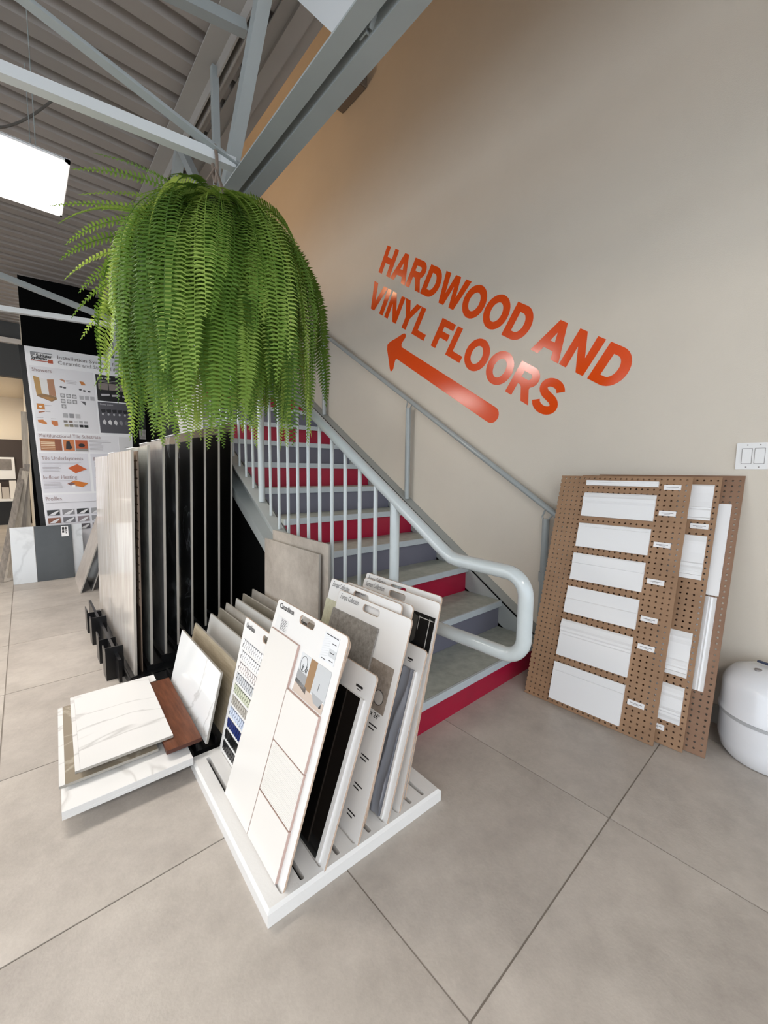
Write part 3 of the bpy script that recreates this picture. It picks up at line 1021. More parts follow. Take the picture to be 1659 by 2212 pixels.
# --- mosaic board
fb = bfr(1, 1.632, .232, -.004)
t = sample_board('sample_board', 'white Canadiana board with ten rows of small oval mosaic, at the back left', fb, 0, .47, .548, (.19, .505, .285, .531))
obj('brand_print', text_mb('Canadiana', fb, .026, .512, .030, bold=.012, width=.085), M_INK, t)
rows = ['#f3f3f3', '#f0f1f2', '#ece6e4', '#c9ccd0', '#c3c8b0', '#b3afa6', '#cdd8ea', '#28366f', '#1b1c1e', '#2a2a2c']
gaps = ['#55575a', '#5c5e60', '#453b3a', '#2c2e31', '#4a4c42', '#7a766e', '#4c5668', '#161d3a', '#0c0c0d', '#141415']
for k in range(10):
    v1 = .466 - .0462 * k
    s_ = obj('mosaic_swatch', MB().box(.028, .44, v1 - .036, v1 - .002, .0002, .0014, fb), mat('mosaic gap %d' % k, gaps[k], rough=0.6), t)
    om = MB()
    for r2 in range(2):
        for c in range(22):
            u = .036 + .0184 * c + (.0092 if r2 else 0)
            om.prism(ell(u, v1 - .011 - .0165 * r2, .0074, .0096, 10), fb, .0014, .0034)
    obj('oval_mosaic', om, mat('mosaic %d' % k, rows[k], rough=0.15), s_)

# --- black gloss board
fb = bfr(2, 1.36, .367)
t = sample_board('sample_board', 'white board carrying one large glossy black tile, second from the front', fb, 0, .455, .557, (.18, .517, .275, .543))
swatch(t, fb, .035, .005, .415, .475, mat('black gloss glaze', '#050506', rough=0.08), .009, body=M_WHITE)
m = MB().box(.37, .405, .497, .504, .0003, .001, fb).box(.38, .398, .490, .492, .0003, .001, fb)
obj('brand_print', m, M_INK, t)
obj('edge_strip', MB().box(.418, .430, .005, .475, .0002, .007, fb), M_WHITE, t)

# --- Europa boards
M_TERR = mat('grey stone swatch', '#a29d96', rough=0.5, color2='#6a6560', scale=48, detail=10, nr=0.8)
M_TERR2 = mat('taupe stone photo', '#a59b91', rough=0.4, color2='#776c62', scale=48, detail=10, nr=0.8)
M_GRN = mat('pale green stone', '#c6c4ab', rough=0.5, color2='#b3b196', scale=60)
M_DKS = mat('dark green stone', '#1d2423', rough=0.2, color2='#0e1212', scale=60)


def europa(k, yt, lean, label, dx=0.0, W=.452, H=.704):
    fb = bfr(k, yt, lean, dx)
    t = sample_board('sample_board', label, fb, 0, W, H, (.172, H - .040, .268, H - .014))
    obj('brand_print', text_mb('Europa Collection', fb, .020, H - .030, .030, shear=.45, bold=-.004, width=.122), M_SCRIPT, t)
    return fb, t


fb, t = europa(4, 1.338, .325, 'white Europa Collection board with grey stone swatch, just behind the black tile board', W=.43)
swatch(t, fb, -.0015, .27, .288, .630, M_TERR, .008)
ph = printed(t, fb, rc(.285, .382, .405, .532), M_TERR2, .0009, 'photo')
obj('magnifier', MB().prism([ell(.365, .425, .024, .024, 24), ell(.365, .425, .022, .022, 24)], fb, .0010, .0016), M_INK, ph)
obj('magnified_stone', MB().prism(ell(.365, .425, .0218, .0218, 24), fb, .0010, .0014), mat('light stone', '#b9b4ae', rough=0.5), ph)
obj('brand_print', text_mb('x 24"', fb, .345, .362, .022, bold=.012), M_INK, t)
m = MB()
for v in (.335, .235, .145, .06):
    m = MB()
    for q in range(2):
        m.box(.35, .35 + .04 - .012 * q, v - .012 * q, v - .012 * q + .004, .0002, .0008, fb)
    obj('print', m, M_INK, t)
m = MB().box(.30, .312, .02, .13, .0002, .0008, fb)
obj('print', m, M_DKS, t)

fb, t = europa(5, 1.436, .268, 'white Europa Collection board with pale green swatch, furthest left of its row', -.004, H=.718)
swatch(t, fb, -.0015, .25, .34, .632, M_GRN, .004)
fb, t = europa(5, 1.358, .298, 'white Europa Collection board with a small dark photo at its corner', .0045, H=.720, W=.400)
ph = printed(t, fb, rc(.270, .555, .390, .668), mat('photo olive', '#55544a', rough=0.4, color2='#2b2a27', scale=18), .0009, 'photo')
m = MB().box(.320, .324, .57, .660, .0010, .0013, fb).box(.334, .386, .648, .652, .0010, .0013, fb)
obj('print', m, mat('chrome print', '#c9c8c2', rough=0.3), ph)

fb, t = europa(7, 1.362, .263, 'white Europa Collection board with black bathroom photo and dark green swatch', W=.445, H=.716)
ph = printed(t, fb, rc(.298, .535, .435, .660), mat('photo black', '#151617', rough=0.3), .0009, 'photo')
printed(ph, fb, [(.298, .545), (.333, .540), (.355, .56), (.355, .645), (.298, .660)], mat('photo charcoal', '#4b4a47', rough=0.4), .0012)
m = MB().box(.410, .413, .54, .652, .0012, .0015, fb).box(.362, .430, .644, .647, .0012, .0015, fb).box(.360, .362, .60, .650, .0012, .0015, fb)
obj('print', m, mat('chrome print', '#c9c8c2'), ph)
swatch(t, fb, .285, .36, .410, .525, M_DKS, .007)
obj('white_strip', MB().box(.415, .425, .36, .525, .0002, .005, fb), M_WHITE, t)
fb, t = europa(8, 1.41, .244, 'rearmost white sample board with an empty handle slot', W=.455, H=.718)

# --- wave relief board
fb = bfr(6, 1.365, .317)
t = sample_board('sample_board', 'white board with a grey wave relief tile, right of the Europa boards', fb, 0, .455, .567, (.18, .527, .275, .553))
m = MB().box(.375, .402, .515, .521, .0003, .001, fb).box(.38, .396, .509, .511, .0003, .001, fb)
obj('brand_print', m, M_INK, t)
m = MB()
nu, nv = 80, 40
vs = []
for jv in range(nv + 1):
    for iu in range(nu + 1):
        u = .035 + .385 * iu / nu
        v = .004 + .485 * jv / nv
        ph_ = u * 80 + 1.5 * math.sin(v * 11) + .6 * math.sin(v * 21 + 1)
        s_ = math.sin(ph_)
        vs.append(fb.p(u, v, .009 + .006 * (1 - abs(s_)) ** 1.3))
fs = [(jv * (nu + 1) + iu, jv * (nu + 1) + iu + 1, (jv + 1) * (nu + 1) + iu + 1, (jv + 1) * (nu + 1) + iu) for jv in range(nv) for iu in range(nu)]
m.add(vs, fs).box(.035, .420, .004, .489, .0002, .0085, fb)
obj('wave_tile', m, mat('grey wave glaze', '#8d9098', rough=0.35), t, smooth=True)
obj('edge_strip', MB().box(.425, .434, .004, .489, .0002, .008, fb), M_WHITE, t)

# ------------------------------------------------------------------ low black tile rack with 30 x 60 tiles and two big ones
tr = thing('tile_rack', 'low black metal rack holding leaning floor tiles beside the stairs', 'rack', (.78, 2.05, 0))
obj('base', MB().box(.455, 1.10, 1.662, 2.49, 0.0, .045), M_BLKMET, tr)
for k, x in enumerate((.468, .545, .62, .70, .755, .815, .88, .955)):
    obj('divider', MB().box(x - .004, x + .004, 1.665, 2.45, .045, .075), M_BLKMET, tr)

M_GRYST = mat('grey stone tile', '#a39e96', rough=0.35, color2='#8d877e', scale=9, bump=0.04)
M_OLIVE = mat('olive stone tile', '#847d70', rough=0.3, color2='#6c665b', scale=7)
M_PALE = mat('pale grey tile', '#bdbbb6', rough=0.3, var=0.08, scale=4)
M_WOODT = mat('taupe wood look tile', '#b0a48f', rough=0.4, color2='#94876f', scale=6, stretch=(14, 1.2, 14))
M_EDGE = mat('porcelain edge', '#9d9890', rough=0.7)
M_MARW = marble('white marble glaze', '#eeeeec', '#8f8c88', 1.3, .06, .010, '#e2e3e3')
M_MARW2 = marble('white marble glaze soft', '#efeeec', '#a3a19d', 1.1, .12, .008, '#e6e5e3', rot=1.2)
M_MARBIG = marble('white marble slab', '#f1f0ee', '#b0aca6', 1.1, .14, .010, '#ebeae8', rot=2.0)
M_TAN = marble('tan marble tile', '#a09583', '#d2c9b8', 5.0, .25, .04, '#8c8171', rot=.9)


def lean_tile(label, top, ylen, H, lean, m, group=None, T=.010, cat='tile', name='tile_sample', edge=None):
    """tile with far top corner at top, leaning towards +X; ylen along -Y"""
    x, y, z = top
    V = Vector((lean, 0, 1)).normalized()
    bot = Vector(top) - V * H
    fr = Fr(bot, (-.02, -1, 0), V)
    t = thing(name, label, cat, tuple(bot), group)
    obj('body', MB().box(0, ylen, 0, H, -T, -.0012, fr), edge or M_EDGE, t)
    obj('face', MB().box(.0005, ylen - .0005, .0005, H - .0005, -.0012, 0, fr), m, t)
    return t


G = 'tiles leaning in the low black rack'
lean_tile('glossy white veined marble tile, first in the low black rack', (.580, 2.248, .352), .596, .293, .245, M_MARW, G)
lean_tile('taupe wood-look tile standing second in the low rack', (.650, 2.262, .368), .60, .30, .245, M_WOODT, G)
lean_tile('pale grey plain tile, third in the low rack', (.742, 2.290, .392), .60, .325, .245, M_PALE, G)
lean_tile('dark olive veined stone tile, fourth in the low rack', (.805, 2.329, .400), .60, .33, .245, M_OLIVE, G)
lean_tile('light grey stone tile, fifth in the low rack', (.840, 2.32, .425), .60, .360, .18, M_GRYST, G)
lean_tile('pale smooth grey tile, sixth in the low rack', (.895, 2.31, .443), .60, .378, .15, M_PALE, G)
lean_tile('dark stone tile with fine veins, seventh in the low rack', (.957, 2.36, .448), .60, .382, .13, M_OLIVE, G)
lean_tile('grey-beige stone tile, last of the row in the low rack', (1.030, 2.39, .455), .60, .388, .12, M_GRYST, G)
M_BEI = mat('beige slate tile', '#bcb3a8', rough=0.45, color2='#968c81', scale=4, bump=0.15, bscale=22, detail=12, nr=0.74)
lean_tile('large square beige slate tile leaning in front of the stair', (1.077, 2.30, .785), .625, .715, .02, M_BEI, 'large beige tiles', .012)
lean_tile('large beige slate tile leaning behind its twin against the stair', (1.100, 2.24, .840), .615, .768, .008, M_BEI, 'large beige tiles', .012)

# ------------------------------------------------------------------ flat stack at the left of the stand
fk = Fr((0.0, 1.70, 0), Vector((1, -.022, 0)), Vector((.045, 1, 0)))
obj_b = obj('base_foot', MB().box(.12, .455, 1.78, 2.28, 0, .045), M_BLKMET, tr)


def flat_tile(label, u0, u1, v0, v1, z0, z1, m, cat='tile', name='tile_sample', edge=None):
    t = thing(name, label, cat, tuple(fk.p((u0 + u1) / 2, (v0 + v1) / 2, z0)), 'flat tile stack beside the stand')
    obj('body', MB().box(u0, u1, v0, v1, z0, z1 - .0012, fk), edge or M_EDGE, t)
    obj('face', MB().box(u0 + .0004, u1 - .0004, v0 + .0004, v1 - .0004, z1 - .0012, z1, fk), m, t)
    return t


flat_tile('lowest white marble slab of the flat stack, overhanging the floor', .034, .437, -.098, .505, .0455, .0570, M_MARBIG, edge=mat('white porcelain edge', '#d6d5d3', rough=0.5))
flat_tile('white marble slab, second from the bottom of the flat stack', .034, .437, -.098, .505, .0572, .0745, M_MARBIG, edge=mat('white porcelain edge', '#d6d5d3'))
flat_tile('narrow white tile edge showing at the left of the flat stack', .028, .340, .030, .625, .0747, .0850, M_MARW2)
flat_tile('tan marble tile under the top white tile of the stack', .046, .335, .012, .605, .0852, .0960, M_TAN)
flat_tile('white veined tile with paper label, just under the top one', .075, .352, .050, .655, .0962, .1060, M_MARW2)
flat_tile('topmost white veined marble tile of the flat stack', .090, .392, .018, .615, .1150, .1260, M_MARW2)
wd = flat_tile('red-brown walnut floor plank lying beside the white tile stack', .354, .483, -.050, .560, .0962, .1120,
               mat('walnut', '#7a4b35', rough=0.3, color2='#583424', scale=5, stretch=(16, 1.5, 16), coat=0.2), cat='plank', name='floor_plank',
               edge=mat('walnut edge', '#4a2416', rough=0.5))
lb = tag(obj('paper_label', MB().box(.30, .425, .565, .64, .1126, .1134, fk), M_PAPER), 'white paper label with black bar at the back of the tile stack', 'label')
obj('print', MB().box(.305, .395, .60, .612, .1135, .1137, fk), M_INK, lb)

# ------------------------------------------------------------------ slab rack
sr = thing('slab_rack', 'black metal rack with stepped slots for the tall upright slabs', 'rack', (.72, 3.1, 0))
obj('base', MB().box(.37, 1.10, 2.50, 3.95, 0, .045), M_BLKMET, sr)
TOPX = [.433, .5216, .607, .687, .784, .881, .986, 1.085]
FRY = [2.52, 2.564, 2.61, 2.65, 2.697, 2.74, 2.785, 2.82]
TOPZ = [1.295, 1.326, 1.364, 1.392, 1.43, 1.457, 1.486, 1.515]
for k in range(8):
    obj('step', MB().box(TOPX[k] - .055, TOPX[k] + .030, FRY[k] - .01, 3.5, .045, .047 + .022 * k + .001), M_BLKMET, sr)
for k, yy in enumerate((2.66, 2.93, 3.28, 3.55)):
    obj('fin', MB().box(.285, .372, yy, yy + .006, .0, .19 if k % 2 == 0 else .15), M_BLKMET, sr)
    obj('fin', MB().box(.285, .291, yy + .006, yy + .12, .0, .17), M_BLKMET, sr)
obj('side_rail', MB().box(.33, .345, 2.55, 3.9, .02, .15), M_BLKMET, sr)
M_SLABW = mat('cream wood look slab', '#efe9e2', rough=0.12, color2='#cfc5bb', scale=5, stretch=(1, 5, .5), coat=0.3)
M_SLABG = mat('grey green stone slab', '#a9ada8', rough=0.12, color2='#858985', scale=6)
M_SLABD = mat('dark grey slab', '#8c8c8d', rough=0.15, color2='#6c6c6d', scale=5)
M_SLABB = marble('black marble slab', '#2a2c30', '#8f949b', 2.2, .08, .03, '#1d1f22')
M_SLABK = mat('black gloss slab', '#08080a', rough=0.09)
M_SEDGE = mat('slab edge', '#b3aca2', rough=0.6)
sl = [M_SLABW, M_SLABG, M_SLABD, M_SLABB, M_SLABB, M_SLABK, M_SLABK, M_SLABK]
sn = ['tall cream wood-look slab standing at the front left of the rack', 'tall grey-green stone slab, second in the rack', 'tall dark grey slab, third in the rack',
      'tall black marble slab with pale streaks, fourth in the rack', 'tall black marble slab, fifth in the rack', 'tall glossy black slab, sixth in the rack',
      'tall glossy black slab, seventh in the rack', 'tall glossy black slab nearest the stairs, last in the rack']
for k in range(8):
    z0 = .0485 + .022 * k
    H = TOPZ[k] - z0
    D = .76 if k == 0 else .60
    V = Vector((.035, 0, H)).normalized()
    fr = Fr((TOPX[k] - .035, FRY[k] + D, z0), (0, -1, 0), V)
    t = thing('stone_slab', sn[k], 'slab', (TOPX[k] - .035, FRY[k] + D / 2, z0), 'tall slabs in the black rack')
    obj('body', MB().box(0, D, 0, H / V.z, -.014, -.001, fr), M_SEDGE, t)
    obj('face', MB().box(.0006, D - .0006, .0006, H / V.z - .0006, -.001, 0, fr), sl[k], t)
    obj('label_strip', MB().box(0, .22, H / V.z + .0002, H / V.z + .004, -.016, .002, fr), M_PAPER, t)
V = Vector((.03, 0, 1.24)).normalized()
fr = Fr((.402, 3.93, .0485), (0, -1, 0), V)
t = thing('stone_slab', 'cream wood-look slab behind the front one, leftmost in the rack', 'slab', (.40, 3.6, .0485), 'tall slabs in the black rack')
obj('body', MB().box(0, .62, 0, 1.235, -.014, -.001, fr), M_SEDGE, t)
obj('face', MB().box(.0006, .6194, .0006, 1.2344, -.001, 0, fr), M_SLABW, t)
fr = Fr((.437, 3.1, .048), (0, -1, 0), Vector((.03, 0, 1.25)))
t = thing('mosaic_board', 'narrow brown board with brick-like mosaic between the first two slabs', 'sample board', (.44, 2.8, .05))
obj('core', MB().box(0, .55, 0, 1.245, -.008, -.002, fr), mat('brown core', '#7d6a5c', rough=0.6), t)
mm = MB()
for k in range(18):
    mm.box(.47, .545, .38 + .048 * k, .38 + .048 * k + .040, -.002, .001, fr)
obj('mosaic_strip', mm, mat('beige mosaic', '#b9a490', rough=0.4, color2='#8f7c6c', scale=20), t)
# panels standing behind the slabs
frx = Fr((0, 3.66, 0), (1, 0, 0), (0, 0, 1))
t = thing('freestanding_screen', 'charcoal screen standing directly behind the slab rack', 'screen', (.97, 3.66, 0))
obj('panel', MB().box(.845, 1.10, .046, 1.95, 0, .018, frx), mat('charcoal panel', '#2c2c2d', rough=0.6), t)
obj('frame', MB().box(.845, .86, .046, 1.95, .018, .024, frx), M_BLACK, t)
frx = Fr((0, 3.455, 0), (1, 0, 0), (0, 0, 1))
t = thing('white_sheet', 'tall white sheet standing behind the black slabs beside the stairs', 'sheet', (1.02, 3.455, 0))
obj('panel', MB().prism([(.93, .046), (1.105, .046), (1.105, 1.92), (.83, 1.92), (.866, 1.787), (.895, 1.66), (.922, 1.57), (.93, 1.50)], frx, 0, .006), mat('white sheet', '#e6e4e1', rough=0.5), t)
obj('edge_tape', MB().box(1.095, 1.105, .046, 1.92, .006, .008, frx), M_PAPER, t)
t = thing('freestanding_screen', 'black upright screen with small pictures beside the poster', 'screen', (1.05, 5.4, 0))
obj('panel', MB().box(.955, 1.165, 5.38, 5.42, 0, 2.15), M_BLACKW, t)
obj('picture', MB().box(1.02, 1.085, 5.372, 5.379, 1.66, 1.92), mat('dark picture', '#2c2c2d', rough=0.4, var=0.3), t)
obj('picture', MB().box(1.02, 1.085, 5.372, 5.379, 1.54, 1.65), mat('pale picture', '#9b9794', rough=0.4, var=0.5, scale=30), t)

# ------------------------------------------------------------------ poster board
fp = Fr((.081, 5.80, 2.474), (.9998, 0, .0209), (-.0387, 0, .9993))   # u to the right, v up from the top left corner


def P(u, v):
    return (u, -v)


po = thing('poster_board', 'tall white tile installation poster with orange pictures against the black wall', 'poster', (.6, 5.88, 0))
obj('backing', MB().box(-.045, .985, -2.46, .002, -.045, -.008, fp), M_BLACK, po)
obj('sheet', MB().box(0, .96, -2.42, 0, -.008, 0, fp), mat('poster paper', '#ececee', rough=0.35), po)
pz = [0.0006]


def pr(poly, c, name='print'):
    pz[0] += .00004
    return obj(name, MB().prism([(a, -b2) for a, b2 in poly], fp, .0001, pz[0]), mat('poster ' + c, c, rough=0.4), po)


def prc(u0, v0, u1, v1, c, name='print'):
    return pr([(u0, v1), (u1, v1), (u1, v0), (u0, v0)], c, name)


def ptx(s, u, v, size, c='#8b7f80', width=None, bold=0.0):
    return obj('lettering', text_mb(s, fp, u, -v, size, w=.004, bold=bold, width=width), mat('poster ' + c, c), po)


prc(.02, .195, .575, .885, '#e0dfe2', 'panel')
prc(-.0 + .012, .905, .95, 1.10, '#e4e3e6', 'panel')
prc(.012, 1.117, .442, 1.552, '#dcdbe1', 'panel')
prc(.468, 1.117, .95, 1.552, '#dcdbe1', 'panel')
prc(.012, 1.575, .95, 2.40, '#e3e2e7', 'panel')
prc(.042, .050, .224, .152, '#e4e4e4', 'logo')
prc(.042, .050, .224, .060, '#8e8e90', 'logo')
prc(.042, .050, .080, .085, '#8e8e90', 'logo')
prc(.042, .134, .224, .143, '#a84a34', 'logo')
prc(.182, .115, .224, .152, '#b5512f', 'logo')
ptx('Schluter', .088, .098, .045, '#1c1b1c', .132, .03)
ptx('Systems', .044, .124, .045, '#1c1b1c', .132, .03)
ptx('Installation Systems for', .266, .094, .056, '#77716f', .575)
ptx('Ceramic and Stone Tile', .266, .150, .056, '#77716f', .555)
ptx('Showers', .038, .252, .054, '#9a8280', .165)
ptx('Multifunctional Tile Substrate', .03, .945, .056, '#9a8280', .552)
ptx('Tile Underlayments', .03, 1.192, .060, '#9a8280', .365)
ptx('In-floor Heating', .026, 1.402, .060, '#9a8280', .295)
ptx('Paver Systems', .494, 1.200, .060, '#9a8280', .28)
ptx('VINPRO', .492, 1.425, .056, '#9a8280', .17)
ptx('Profiles', .024, 1.640, .062, '#9a8280', .138)
# shower picture
pr([(.042, .30), (.092, .315), (.100, .48), (.055, .50)], '#b08a4e')
pr([(.155, .325), (.212, .318), (.218, .50), (.160, .49)], '#a8795a')
pr([(.100, .48), (.160, .488), (.200, .50), (.218, .50), (.222, .53), (.175, .56), (.055, .51), (.060, .497)], '#8b6a45')
pr([(.092, .315), (.155, .325), (.160, .49), (.10, .48)], '#dcdad8')
pr([(.15, .51), (.20, .525), (.17, .55), (.09, .515)], '#a87a42')
prc(.044, .588, .109, .650, '#c07a30')
pr([(a, b2) for a, b2 in ell(.074, .62, .013, .011, 14)], '#efe6d8')
pr([(.052, .675), (.105, .665), (.106, .674), (.055, .688)], '#9c5a34')
pr([(.038, .762), (.085, .757), (.092, .772), (.112, .785), (.111, .808), (.07, .800), (.04, .785)], '#c77a38')
pr([(.152, .760), (.206, .768), (.206, .815), (.175, .82), (.152, .80)], '#c7743a')
pr([(.262, .312), (.280, .302), (.315, .318), (.308, .340)], '#b98a70')
pr([(.438, .308), (.475, .310), (.496, .345), (.455, .350)], '#c07a3c')
for (u, v) in ((.255, .461), (.307, .461), (.358, .463), (.254, .520), (.306, .520), (.358, .522), (.256, .578)):
    prc(u, v, u + .040, v + .043, '#8f8e90')
    pr(ell(u + .02, v + .0215, .014, .014, 12), '#c9c8ca')
for u in (.424, .474, .524):
    prc(u, .467, u + .040, .511, '#aeadb0')
pr([(.43, .53), (.475, .53), (.475, .572)], '#57565a')
for (u, v) in ((.44, .40), (.475, .41), (.52, .415), (.27, .39), (.30, .395)):
    pr(ell(u, v, .014, .010, 12), '#4a494c')
for k, c in enumerate(('#77706c', '#7a6a62', '#c9c7c8', '#a8a6a6', '#a9a7a8')):
    prc(.258 + .046 * k, .752, .292 + .046 * k, .776, c)
for k, c in enumerate(('#9a9278', '#7f7868', '#8b8a8a', '#101012', '#101012')):
    prc(.261 + .045 * k, .793, .297 + .045 * k, .822, c)
for k in range(3):
    prc(.258 + .056 * k, .675, .300 + .056 * k, .722, ('#a9a8aa', '#8f8e91', '#bcbbbd')[k])
# dark boxes at right
prc(.594, .207, .955, .504, '#131214', 'panel')
prc(.590, .516, .955, .872, '#55545a', 'panel')
ptx('Linear Drains', .61, .250, .030, '#d8d6d6', .13, .02)
ptx('Shower Shelves', .61, .552, .028, '#a9a8ab', .13, .02)
for u in (.612, .715, .82):
    prc(u, .30, u + .095, .375, '#857b76')
for u in (.63, .735, .84):
    pr([(u, .425), (u + .085, .418), (u + .085, .437), (u + .004, .447)], '#b9b8ba')
for k in range(6):
    u = .612 + .055 * k
    pr([(u, .60), (u + .048, .595), (u + .046, .632), (u + .01, .64)], '#242327')
    pr(ell(u + .018, .655, .010, .014, 10), '#b4b3b6')
    c = ('#c9c8c9', '#e0dfdf', '#d6d5d5', '#8b8a8d', '#6c6b70', '#2c2b30')[k]
    pr([(u + .008, .735), (u + .030, .715), (u + .046, .745), (u + .036, .778), (u + .012, .765)], c)
# photo strip
prc(.034, .960, .218, 1.088, '#a5673c')
for k in range(5):
    prc(.04, .995 + .018 * k, .158, 1.003 + .018 * k, '#e6cfae')
prc(.160, .965, .216, 1.085, '#8c5238')
prc(.232, .964, .330, 1.088, '#c57848')
pr([(.262, .985), (.29, .98), (.296, 1.02), (.31, 1.05), (.29, 1.075), (.25, 1.07), (.255, 1.03)], '#231d20')
prc(.341, .967, .452, 1.090, '#b3562c')
pr(ell(.397, 1.025, .03, .022, 14), '#191517')
prc(.341, 1.06, .452, 1.090, '#8e8a86')
prc(.76, .915, .948, 1.095, '#d9d8d8')
pr([(.80, 1.03), (.90, 1.025), (.93, 1.04), (.86, 1.05)], '#a9a8a6')
pr([(.247, 1.280), (.336, 1.238), (.419, 1.296), (.313, 1.340)], '#c65c24')
pr([(.226, 1.460), (.296, 1.422), (.420, 1.457), (.364, 1.501)], '#cc7424')
pr([(.23, 1.455), (.265, 1.44), (.30, 1.46), (.255, 1.48)], '#7a5a58')
prc(.268, 1.47, .298, 1.50, '#f0f0f0')
prc(.500, 1.270, .60, 1.347, '#77767a')
prc(.500, 1.475, .62, 1.49, '#4c4242')
prc(.500, 1.505, .62, 1.535, '#2c2b2d')
pc = ['#3a3b3c', '#8c8b8e', '#2b2b2c', '#a3a3a5', '#7d7c80', '#b4b3b6', '#8a5b48', '#77767a', '#8d8084', '#9b9b9e', '#6c6b6f', '#a9a8ab', '#55595a', '#75665f', '#5b575c', '#8f8e92', '#7b7a7e', '#9a999c']
for r_ in range(3):
    for c_ in range(6):
        u = .022 + .132 * c_
        v = 1.745 + .088 * r_
        c = pc[r_ * 6 + c_]
        prc(u, v, u + .108, v + .062, c)
        pr([(u + .01, v + .058), (u + .05, v + .03), (u + .10, v + .006), (u + .10, v + .02), (u + .06, v + .06)], '#e3e2e4')
lm = MB()
for (u, v, n_, wdt) in ((.026, 1.215, 2, .35), (.03, 1.255, 5, .17), (.024, 1.42, 1, .28), (.026, 1.44, 5, .17), (.024, 1.665, 1, .50), (.47, .965, 2, .23), (.47, .995, 6, .14),
                        (.32, .312, 3, .10), (.11, .60, 1, .06), (.11, .668, 1, .05), (.61, .268, 2, .22), (.03, .735, 1, .06), (.15, .74, 1, .05), (.494, 1.222, 3, .2)):
    for k in range(n_):
        lm.box(u, u + wdt * random.uniform(.8, 1), -(v + .015 * k) - .004, -(v + .015 * k), .0002, .004, fp)
obj('small_print', lm, mat('poster line', '#a9a3a5'), po)['kind'] = 'stuff'

# ------------------------------------------------------------------ tiles and planks in front of the poster
def stand_tile(label, x0, x1, y, z0, H, m, leanb=.10, T=.012, group='tiles standing before the poster', cat='tile', name='tile_sample'):
    fr = Fr((x0, y, z0), (1, .0, 0), (.0, leanb, 1))
    t = thing(name, label, cat, (x0 / 2 + x1 / 2, y, z0), group)
    obj('body', MB().box(0, x1 - x0, 0, H, -T, -.001, fr), M_EDGE, t)
    obj('face', MB().box(.0005, x1 - x0 - .0005, .0005, H - .0005, -.001, 0, fr), m, t)
    return fr, t


M_MARC = marble('white calacatta panel', '#dfe0e0', '#9a9c9e', 1.9, .1, .05, '#c3c8cc', rot=2.6)
stand_tile('white marble panel at the left of the dark tile before the poster', -.14, .046, 5.53, 0.001, .585, M_MARC)
fr, t = stand_tile('dark charcoal tile with white sticker before the poster', .047, .362, 5.53, 0.001, .585, mat('charcoal tile', '#474a4c', rough=0.3, color2='#3b3e40', scale=3))
s_ = obj('sticker', MB().box(.225, .285, .46, .570, .0002, .0012, fr), M_PAPER, t)
m = MB()
for (a, b2, c, d2) in ((.232, .532, .252, .560), (.260, .532, .272, .560), (.232, .498, .250, .524), (.258, .512, .276, .520), (.262, .490, .270, .502)):
    m.box(a, c, b2, d2, .0013, .0015, fr)
obj('print', m, M_INK, s_)
stand_tile('pale marble tile at the right of the dark tile before the poster', .363, .455, 5.55, 0.001, .585, M_MARC)
lean_tile('beige wood-look tile leaning beside the slab rack, behind it', (.62, 5.48, .78), .72, .83, .34, mat('beige plank tile', '#bcb2a8', rough=0.35, color2='#a89d93', scale=4, stretch=(1, 3, 3)), 'boards leaning by the slab rack')
lean_tile('dark board leaning behind the beige wood-look tile', (.72, 5.45, .80), .66, .85, .34, M_SLABD, 'boards leaning by the slab rack')
M_PLK = mat('grey oak plank', '#8f857a', rough=0.45, color2='#6f665d', scale=4, stretch=(12, 12, 1))
M_PLK2 = mat('pale oak plank', '#b4a898', rough=0.45, color2='#948979', scale=4, stretch=(12, 12, 1))
for k, (a, b2, m_, lbl) in enumerate((((-.25, 5.70, .0), (.00, 6.15, 1.19), M_PLK, 'grey oak floor plank leaning at the far left of the poster'),
                                     ((-.17, 5.93, .0), (.02, 6.12, 1.16), M_PLK2, 'pale oak floor plank leaning left of the poster'),
                                     ((-.09, 6.15, .0), (.035, 6.25, 1.24), M_PLK, 'upright grey plank standing tight against the poster edge'),
                                     ((-.01, 6.36, .0), (.045, 6.42, 1.85), M_PLK2, 'tallest pale plank standing behind the poster edge'))):
    pl = MB().bar(a, b2, .055, .014, up=(0, 1, 0))
    tag(obj('floor_plank', pl, m_), lbl, 'plank', 'loose floor planks by the poster')

